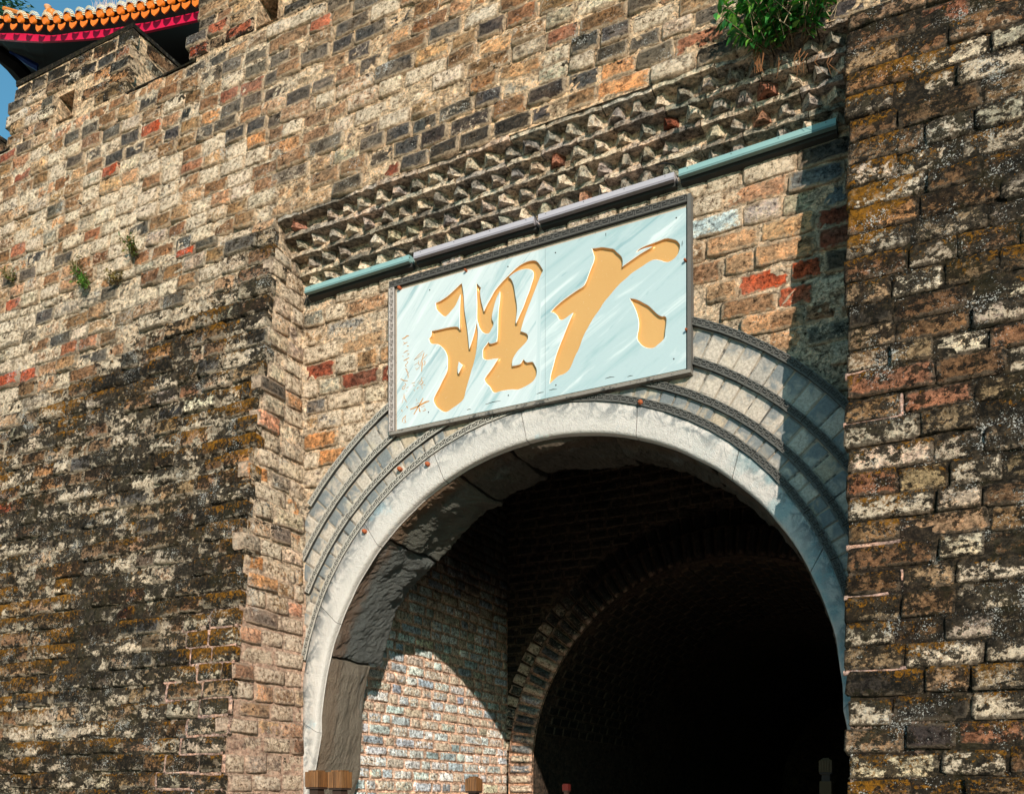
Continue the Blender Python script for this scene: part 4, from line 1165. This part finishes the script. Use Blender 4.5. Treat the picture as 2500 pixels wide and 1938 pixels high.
for (u0, v0, u1, v1) in ((1140, 1001, 1150, 999), (1185, 987, 1222, 978), (1310, 962, 1328, 957), (1340, 953, 1360, 950), (1478, 924, 1500, 920), (1532, 920, 1545, 917), (1666, 588, 1665, 602), (1479, 569, 1479, 577)):
    a, b = W(u0, v0, YM-.001), W(u1, v1, YM-.001); m = (a+b)/2+Vector((0, 0, .004))
    cr.tube([a, m, b], [.0012, .0026, .0008], 4)
cr.build('chipped_crack', FRD, plq)

# ================================================================== LIGHT BARS
TEAL = (.20, .34, .345); LAV = (.36, .34, .385)
def bar(u0, v0, u1, v1, colr, label):
    yF = -.10
    a, b = W(u0, v0, yF), W(u1, v1, yF); x0, x1 = a.x, b.x; zt0, zt1 = a.z, b.z
    t = thing('wall_light', label, 'light', ((x0+x1)/2, -.05, (zt0+zt1)/2-.04), 'light bars under the corbel band')
    m = plain('bar_cover', colr, .38, 25, .12, .0004, spec=.45); m2 = plain('bar_lip', tuple(c*.62 for c in colr), .4, 25, .15, .0004)
    def prof(name, pts, mat):
        vs = [(x, y, z+zt) for x, zt in ((x0, zt0), (x1, zt1)) for y, z in pts]; n = len(pts)
        fs = [(i, (i+1) % n, n+(i+1) % n, n+i) for i in range(n)] + [tuple(range(n))[::-1], tuple(range(n, 2*n))]
        o = mesh(name, vs, fs, mat, t)
        bm = bmesh.new(); bm.from_mesh(o.data); bmesh.ops.recalc_face_normals(bm, faces=bm.faces); bm.to_mesh(o.data); bm.free()
        return o
    prof('housing', [(yF, 0), (yF-.004, -.037), (yF+.006, -.038), (0, -.036), (0, .008), (yF+.02, .006)], m)
    prof('diffuser_lip', [(yF-.003, -.0385), (yF-.006, -.052), (yF+.03, -.054), (yF+.03, -.0385)], m2)
    prof('rail_and_shade', [(-.055, -.0395), (-.055, -.070), (0.0, -.080), (0.0, -.0395)], FRD)  # real bracket on lavender bars; under teal bars a dark strip for shadow
    sc = MB()
    for f in (.06, .35, .65, .94):
        x = x0+(x1-x0)*f; z = zt0+(zt1-zt0)*f-.012
        sc.tube([(x, yF-.0035, z), (x, yF+.002, z)], .0035, 6)
    sc.build('screw', FRD, t)
    return t
bar(744, 702, 998, 622, TEAL, 'teal light bar at the left end, against the left pier')
bar(1010, 617, 1303, 528, LAV, 'lavender light bar over the left half of the plaque')
bar(1314, 524, 1645, 420, LAV, 'lavender light bar over the right half of the plaque')
bar(1657, 414, 2041, 287, TEAL, 'long teal light bar at the right end below the bush')
cable = plain('black_cable', (.02, .02, .02), .5, 50, .2, .0005)
for (pts, lb) in (([(1000, 630), (985, 612), (965, 606), (950, 610)], 'thin black cable curling above the gap between the two left light bars'),
                  ([(1312, 540), (1307, 528), (1300, 520)], 'short black cable bridging the gap between the two lavender bars'),
                  ([(1656, 418), (1645, 402), (1622, 398), (1600, 404)], 'black cable looping above the left end of the long teal bar'),
                  ([(744, 715), (750, 726), (742, 745)], 'black cable dropping from the left end of the first teal bar')):
    tag(MB().tube([W(u, v, -.09) for u, v in pts], .005, 6).build('cable', cable, None, True), lb, 'cable', 'cables of the light bars')

# ================================================================== PLANTS
def leaf_mesh(L, wd, mat, seed):
    r = random.Random(seed)
    vs = [(0, 0, 0)]; n = 4
    for i in range(1, n):
        x = L*i/n; h = wd/2*math.sin(math.pi*(i/n)**.8); z = -L*.28*(i/n)**2
        vs += [(x, -h, z+.25*h), (x, 0, z), (x, h, z+.25*h)]
    vs.append((L, 0, -L*.32))
    fs = [(0, 1, 2), (0, 2, 3)]
    for i in range(n-2):
        a = 1+3*i; fs += [(a, a+3, a+4, a+1), (a+1, a+4, a+5, a+2)]
    a = 1+3*(n-2); e = len(vs)-1; fs += [(a, e, a+1), (a+1, e, a+2)]
    me = bpy.data.meshes.new('leaf'); me.from_pydata(vs, [], fs); me.update(); me.materials.append(mat)
    for p in me.polygons: p.use_smooth = True
    return me, vs, fs
def leaf_mat(name, c0, c1, edge=None):
    n = NB(name)
    oi = n.t.nodes.new('ShaderNodeObjectInfo')
    a = n.noise(9, 3, .5); b = n.noise(60, 2, .5)
    col = n.mix(n.step(n.add(n.mul(a, .7), n.mul(b, .3)), .35, .65), c0, c1)
    n.b.inputs['Roughness'].default_value = .45
    m = n.out(col, .45, None, spec=.4)
    tr_ = n.t.nodes.new('ShaderNodeBsdfTranslucent'); n.set(tr_.inputs[0], n.mix(1.0, col, (1.1, 1.5, .4), 'MULTIPLY'))
    ms = n.t.nodes.new('ShaderNodeMixShader'); ms.inputs[0].default_value = .22
    n.t.links.new(n.b.outputs[0], ms.inputs[1]); n.t.links.new(tr_.outputs[0], ms.inputs[2])
    n.t.links.new(ms.outputs[0], n.t.nodes['Material Output'].inputs[0])
    return m
LG = leaf_mat('leaf_green', (.012, .075, .018), (.045, .20, .035)); LG2 = leaf_mat('leaf_lime', (.10, .26, .03), (.22, .42, .08))
STEM = plain('stem_brown', (.13, .09, .05), .8, 60, .4, .001); DRY = plain('dry_stem', (.40, .30, .19), .9, 60, .4, .001)
def bush(label, cat, root, spread, nst, length, leafL, nleaf, seed, mats_=(LG, LG, LG, LG2), limit=300, dry=0, group=None, name='bush', up=.55):
    r = random.Random(seed)
    t = thing(name, label, cat, root, group)
    st = MB(); leaves = []
    protos = [leaf_mesh(leafL*r.uniform(.75, 1.25), leafL*r.uniform(.30, .44), r.choice(mats_), seed+i) for i in range(8)]
    for s_ in range(nst):
        a0 = r.uniform(-spread, spread)
        p = Vector(root)+Vector((a0*.35, r.uniform(-.02, .02), r.uniform(-.03, .03)))
        d = Vector((a0*1.6+r.uniform(-.3, .3), -r.uniform(.2, .75), r.uniform(-.1, 1.0)*up+.15)).normalized()
        L = length*r.uniform(.5, 1.05); n = 7; pts = [p.copy()]
        for i in range(n):
            d = (d+Vector((r.uniform(-.12, .12), r.uniform(-.08, .08), .06-i*.03))).normalized()
            p = p+d*L/n; pts.append(p.copy())
            if i >= 1:
                for q in range(nleaf):
                    yaw = r.uniform(0, 2*math.pi)
                    side = (d.orthogonal().normalized())
                    side = Matrix.Rotation(yaw, 3, d) @ side
                    dirv = (side*.85+d*.55+Vector((0, 0, -.15))).normalized()
                    zz = (Z_-dirv*Z_.dot(dirv))
                    zz = zz.normalized() if zz.length > .05 else Y_
                    yy = zz.cross(dirv)
                    M = Matrix((dirv, yy, zz)).transposed().to_4x4(); M.translation = p - d*r.uniform(0, L/n)
                    leaves.append((M @ Matrix.Rotation(r.uniform(-.6, .6), 4, 'X'), r.choice(protos)))
        st.tube(pts, .0045, 5, .35)
    st.build('stem', STEM, t, True)
    if dry:
        ds = MB()
        for q in range(dry):
            p = Vector(root)+Vector((r.uniform(-spread, spread)*.9, -r.uniform(.02, .2), r.uniform(-.02, .12)))
            d = Vector((r.uniform(-.5, .5), -r.uniform(0, .5), r.uniform(.4, 1)))
            ds.tube([p, p+d*length*.35, p+d*length*.7+Vector((0, 0, -.02))], .0022, 4, .4)
        ds.build('dry_twig', DRY, t)
    leaves.sort(key=lambda q: q[0].translation.y)
    for M, pr in leaves[:limit]:
        o = bpy.data.objects.new('leaf', pr[0]); C.objects.link(o); o.parent = t
        o.matrix_parent_inverse = Matrix.Translation(-t.location); o.matrix_basis = M
    rest = leaves[limit:]
    if rest:
        for mt in {id(m): m for m in mats_}.values():
            vs, fs = [], []
            for M, pr in rest:
                if pr[0].materials[0] != mt: continue
                b = len(vs); vs += [M @ Vector(p) for p in pr[1]]; fs += [tuple(b+i for i in f) for f in pr[2]]
            if vs: mesh('leaf', vs, fs, mt, t, True)['kind'] = 'stuff'
    return t
bp = W(1922, 112, -.33)
bush('leafy green bush sprouting from the wall above the right end of the corbel band', 'bush', bp, .33, 52, .47, .070, 3, 5, dry=50)
rt = MB()
p0 = W(1852, 120, -.36)
for k in range(6):
    a = p0+Vector((random.uniform(-.03, .03), 0, .02)); rt.tube([a, a+Vector((random.uniform(-.02, .02), -.02, -.08)), a+Vector((random.uniform(-.05, .03), .01, -.16))], .007, 5, .4)
for k in range(14):
    a = W(random.uniform(1850, 2040), random.uniform(120, 150), -.35); rt.tube([a, a+Vector((random.uniform(-.03, .03), -.03, -.05)), a+Vector((random.uniform(-.06, .06), -.01, -.12))], .003, 4, .4)
tag(rt.build('roots', plain('root_bark', (.20, .085, .035), .9, 60, .5, .002)), 'reddish brown roots hanging below the green bush', 'roots')
LR = leaf_mat('leaf_reddish', (.18, .10, .03), (.25, .20, .05)); LD = leaf_mat('leaf_dry', (.22, .15, .08), (.36, .26, .15)); LW = leaf_mat('leaf_weed', (.04, .12, .02), (.12, .22, .04))
def wallpt(u, v):
    a = W(u, v, -.6)
    for _ in range(5): a = W(u, v, yb(a.z)-.03)
    return a
for (u, v, lb, ms_, sd, nst, ln) in ((32, 688, 'small green weed rooted at the left edge of the sunlit wall', (LW, LD), 21, 9, .10), (214, 702, 'larger green weed tuft below a dry clump on the left wall', (LW, LW, LG2), 22, 14, .12), (333, 622, 'weed with red-tinged tips, rightmost of the upper weeds on the left wall', (LR, LW), 23, 12, .13), (193, 668, 'dry brown clump just above the green weed tuft', (LD,), 24, 10, .09), (288, 688, 'dry brown clump to the right of the green weed tuft', (LD, LR), 25, 9, .09)):
    bush(lb, 'weed', wallpt(u, v), 
         .09, nst, ln*1.35, .034, 3, sd, ms_, 300, 6, 'small weeds growing out of the left wall', 'weed')

# ================================================================== WOODEN POSTS
def wood():
    n = NB('oiled_wood')
    g_ = n.noise(6, 6, .7, stretch=(26, 26, .8)); b = n.noise(3, 3, .5)
    col = n.mix(n.step(g_, .3, .7), (.035, .015, .006), (.27, .115, .038)); col = n.mix(n.step(b, .5, .7, 0, .5), col, (.28, .17, .085))
    return n.out(col, .55, n.bump(g_, .003), spec=.4)
WD = wood(); WDD = plain('dark_wood', (.035, .018, .012), .7, 40, .4, .002)
RW = plain('dark_red_wood', (.075, .008, .006), .6, 40, .4, .002)
def post(u0, u1, vt, y, label, steps=1, WD=WD):
    a, b = W(u0, vt, y), W(u1, vt, y); cx = (a.x+b.x)/2; z = a.z
    ww = abs(PX(Vector((cx+.5, y, z)))[0]-PX(Vector((cx-.5, y, z)))[0]); wd = (u1-u0)/ww/1.52
    t = thing('wooden_post', label, 'post', (cx, y, 0), 'turned wooden posts before the gate')
    h = wd/2; bh = wd*.92
    for k in range(5):                       # the cap is built of upright staves
        xa = cx-h+wd*k/5
        MB().box(xa+.0008, xa+wd/5-.0008, y-h-.002*(k % 2), y+h, z-bh, z).build('cap_stave', WD, t)
    for s_ in range(steps):
        q = h*(.72-.22*s_); MB().box(cx-q, cx+q, y-q, y+q, z+.0005+s_*wd*.10, z+wd*.10*(s_+1)-.0005).build('cap_step', WD, t)
    MB().box(cx-h*.92, cx+h*.92, y-h*.92, y+h*.92, z-bh-.012, z-bh-.001).build('neck_plate', WDD, t)
    MB().box(cx-h*.62, cx+h*.62, y-h*.62, y+h*.62, z-bh-.055, z-bh-.0125).build('neck', WDD, t)
    MB().box(cx-h*.9, cx+h*.9, y-h*.9, y+h*.9, 0, z-bh-.0555).build('shaft', WD, t)
post(749, 798, 1884, -1.9, 'left post of the close pair in front of the left stone jamb')
post(804, 856, 1884, -1.9, 'right post of the close pair in front of the left stone jamb')
post(1136, 1178, 1901, -.6, 'reddish post with a stepped cap before the sunlit inner brick wall', 2)
post(1372, 1394, 1914, 2.6, 'small dark red post at the foot of the inner arch', 1, RW)
post(1993, 2042, 1856, -.35, 'tall shaded post with a stepped cap beside the right pier', 2, plain('shaded_wood', (.075, .045, .025), .8, 30, .5, .002, spec=.05))

# ================================================================== PAVILION ROOF ABOVE
YE = 3.25
pav = thing('pavilion_roof', 'upturned pavilion eave with orange glazed tiles and a crimson fascia above the wall', 'roof', W(240, 60, YE))
OT = plain('orange_glaze', (.68, .155, .008), .35, 20, .5, .001, spec=.5); OT2 = plain('orange_glaze_side', (.55, .17, .02), .45, 30, .5, .001); CT = plain('cream_lip', (.66, .60, .44), .6, 60, .4, .001)
CR = plain('crimson_paint', (.50, .004, .045), .5, 12, .35, .001); BK = plain('soffit_dark', (.012, .010, .010), .9, 20, .4, .002); BLU = plain('blue_paint', (.005, .03, .16), .6, 20, .4, .001)
ends = [(-48, 48), (-18, 46), (15, 45), (48, 46), (78, 48), (109, 50), (136, 47), (162, 42), (191, 39), (215, 36), (242, 33), (266, 30), (292, 25), (316, 19), (341, 16), (365, 11), (390, 5), (415, 0), (440, -6), (465, -12), (490, -18), (515, -25), (540, -32)]
UPS = Vector((0, 1, .50)).normalized()
def halfpipe(me_name, r, L, ribs):
    b = MB(); n = 10
    for i in range(n):
        a0, a1 = math.pi*i/n, math.pi*(i+1)/n
        p = lambda a, rr, y: (rr*math.cos(a), y, rr*math.sin(a))
        b.quad(p(a0, r, 0), p(a1, r, 0), p(a1, r, L), p(a0, r, L))
    return b
def tile_meshes():
    n = 14; vs = [(0, -.004, 0)]; fs = []
    R = .058
    for i in range(n): a = 2*math.pi*i/n; vs.append((R*math.cos(a), 0, R*math.sin(a)))
    for i in range(n): fs.append((0, 1+i, 1+(i+1) % n))
    b = len(vs)
    for i in range(n): a = 2*math.pi*i/n; vs.append((R*math.cos(a), .05, R*math.sin(a)))
    for i in range(n): fs.append((1+i, b+i, b+(i+1) % n, 1+(i+1) % n))
    disc = bpy.data.meshes.new('tile_end'); disc.from_pydata(vs, [], fs); disc.materials.append(OT)
    b = halfpipe('', .064, .9, 0); body = bpy.data.meshes.new('round_tile'); body.from_pydata([tuple(v) for v in b.v], [], b.f); body.materials.append(OT2)
    b = MB()                                  # cream toothed lip
    for i in range(12):
        a = math.pi*(-.12+1.1*i/12); a1 = a+math.pi*.055
        p = lambda a, rr, y: Vector((.022+rr*math.cos(a), y, .012+rr*math.sin(a)))
        b.quad(p(a, .060, .012), p(a1, .060, .012), p(a1, .096, .02), p(a, .096, .02)); b.quad(p(a, .096, .02), p(a1, .096, .02), p(a1, .094, .07), p(a, .094, .07))
    lip = bpy.data.meshes.new('tile_lip'); lip.from_pydata([tuple(v) for v in b.v], [], b.f); lip.materials.append(CT)
    vs = []; fs = []
    pr = [(-.075, .045), (-.07, .0), (-.05, -.030), (0, -.062), (.05, -.030), (.07, .0), (.075, .045), (.04, .030), (0, .024), (-.04, .030)]
    for y in (0, .02): vs += [(x, y, z) for x, z in pr]
    m = len(pr); fs = [tuple(range(m))[::-1], tuple(range(m, 2*m))] + [(i, (i+1) % m, m+(i+1) % m, m+i) for i in range(m)]
    drip = bpy.data.meshes.new('drip_tile'); drip.from_pydata(vs, [], fs); drip.materials.append(OT)
    return disc, body, lip, drip
disc, body, lip, drip = tile_meshes()
for me_ in (disc, body, lip, drip):
    for p in me_.polygons: p.use_smooth = len(p.vertices) == 4
TS = .88
EP = [W(u, v, YE) for u, v in ends]
for i, p in enumerate(EP):
    q = Matrix.Rotation(math.atan(.5), 4, 'X'); A = Matrix.Translation(p) @ Matrix.Diagonal((TS*1.05, 1, TS*1.05, 1))
    t = bpy.data.objects.new('roof_tile', body); C.objects.link(t); t.parent = pav; t.matrix_parent_inverse = Matrix.Translation(-pav.location); t.matrix_basis = A @ q
    for me_, rr in ((disc, Matrix.Identity(4)), (lip, q)):
        o = bpy.data.objects.new('tile_end' if me_ is disc else 'tile_lip', me_); C.objects.link(o); o.parent = t; o.matrix_basis = rr if me_ is lip else q.inverted() @ Matrix.Rotation(.06, 4, 'X')
        if me_ is lip: o.matrix_basis = Matrix.Identity(4)
    if i+1 < len(EP):
        m = (p+EP[i+1])/2 + Vector((0, .0, -.118)); dz = EP[i+1]-p
        o = bpy.data.objects.new('drip_tile', drip); C.objects.link(o); o.parent = pav; o.matrix_parent_inverse = Matrix.Translation(-pav.location)
        o.matrix_basis = Matrix.Translation(m) @ Matrix.Rotation(-math.atan2(dz.z, dz.x), 4, 'Y') @ Matrix.Diagonal((.98, 1, .95, 1))
rs = MB()
for i in range(len(EP)-1):
    a, b = EP[i]+Vector((0, .05, -.03)), EP[i+1]+Vector((0, .05, -.03)); rs.quad(a, b, b+UPS*3.0, a+UPS*3.0)
    rs.quad(a+Vector((0, -.03, -.03)), b+Vector((0, -.03, -.03)), b+Vector((0, .1, -.14)), a+Vector((0, .1, -.14)))
rs.build('roof_bed', BK, pav)
fas = MB(); sof = MB()
fb = [(-80, 92), (0, 96), (50, 100), (99, 102), (160, 99), (205, 96), (280, 88), (356, 77), (473, 51), (560, 28)]
YF_ = YE+.12
for (a, b) in zip(fb, fb[1:]):
    p, q = W(*a, YF_), W(*b, YF_); hgt = Vector((0, 0, .235))
    fas.quad(p, q, q+hgt, p+hgt); fas.quad(p, q, q+Vector((0, .04, 0)), p+Vector((0, .04, 0)))
    a2 = (a[0]+10, a[1]+42+min(40, max(0, a[0])*.6)); b2 = (b[0]+10, b[1]+42+min(40, max(0, b[0])*.6))
    p2, q2 = W(*a2, YE+1.6), W(*b2, YE+1.6)
    sof.quad(p+Vector((0, .04, .004)), q+Vector((0, .04, .004)), q2, p2)
    if a[0] > 40: sof.quad(p2, q2, q2-Vector((0, 0, 3)), p2-Vector((0, 0, 3)))
fas.build('fascia', CR, pav); sof.build('soffit', BK, pav)
hr = MB()
for (a, b, wd) in (((-60, 105), (60, 190), .16),): hr.tube([W(*a, YE+.5), W(0, 132, YE+.7), W(30, 156, YE+.9), W(*b, YE+1.2)], [.13, .13, .14, .15], 6)
hr.build('corner_rafter', BK, pav)
MB().tube([W(24, 127, YE+.55), W(60, 148, YE+.7), W(92, 166, YE+.85)], [.02, .05, .055], 6).build('blue_beam', BLU, pav)
MB().tube([W(10, 22, YE+.9), W(40, 31, YE+.9), W(72, 42, YE+.9), W(110, 52, YE+.9)], .035, 6).build('hip_ridge', OT2, pav)
f0 = W(117, 40, YE+.7)
MB().tube([f0+Vector((0, 0, z)) for z in (-.1, .0, .02, .06, .07, .09, .13, .15, .17)], [.03, .06, .075, .06, .03, .03, .055, .06, .03], 10).build('finial', plain('terracotta', (.50, .25, .12), .6, 40, .3, .001), pav, True)
MB().tube([f0+Vector((.1, 0, z)) for z in (-.1, .0, .03, .05)], [.04, .09, .08, .02], 10).build('finial_base', OT2, pav, True)
gr = MB()
for k in range(170):
    p = W(random.uniform(228, 400), random.uniform(8, 26), YE+random.uniform(.3, .6))-Vector((0, 0, .05)); d = Vector((random.uniform(-.35, .35), random.uniform(-.1, .1), random.uniform(.5, 1)))*random.uniform(.12, .28)
    gr.tube([p, p+d*.6, p+d+Vector((random.uniform(-.03, .03), 0, -.02))], .004, 3, .4)
tag(gr.build('dry_grass', plain('dry_grass', (.50, .40, .38), .9, 60, .4, .001)), kind='stuff')
# conifer at the top left corner
ct = thing('conifer_tree', 'dark green conifer tip behind the roof at the top left corner', 'tree', (*W(-40, 20, 7.5).xy, 0))
tp = W(-95, -40, 7.5)
MB().tube([Vector((tp.x, tp.y, 0)), Vector((tp.x, tp.y, tp.z*.6)), tp], [.25, .18, .03], 8).build('trunk', STEM, ct)
vs, fs = [], []; r = random.Random(4); RX = abs(W(12, 0, 7.5).x-tp.x)
for k in range(9000):
    a = r.uniform(0, 2*math.pi); e = math.asin(r.uniform(-1, 1)); rr = (.35+.65*r.random()**.5)*(.8+.2*math.sin(a*7+e*9))
    p = tp + Vector((math.cos(a)*math.cos(e)*RX*rr, math.sin(a)*math.cos(e)*RX*rr, math.sin(e)*RX*.95*rr))
    d = Vector((math.cos(a), math.sin(a), r.uniform(-.3, .5)))*.09; s_ = Vector((r.uniform(-1, 1), r.uniform(-1, 1), r.uniform(-1, 1)))*.03
    b = len(vs); vs += [p-s_, p+s_, p+d]; fs.append((b, b+1, b+2))
mesh('crown', vs, fs, leaf_mat('conifer_green', (.006, .045, .03), (.02, .10, .05)), ct)

bpy.context.view_layer.update()
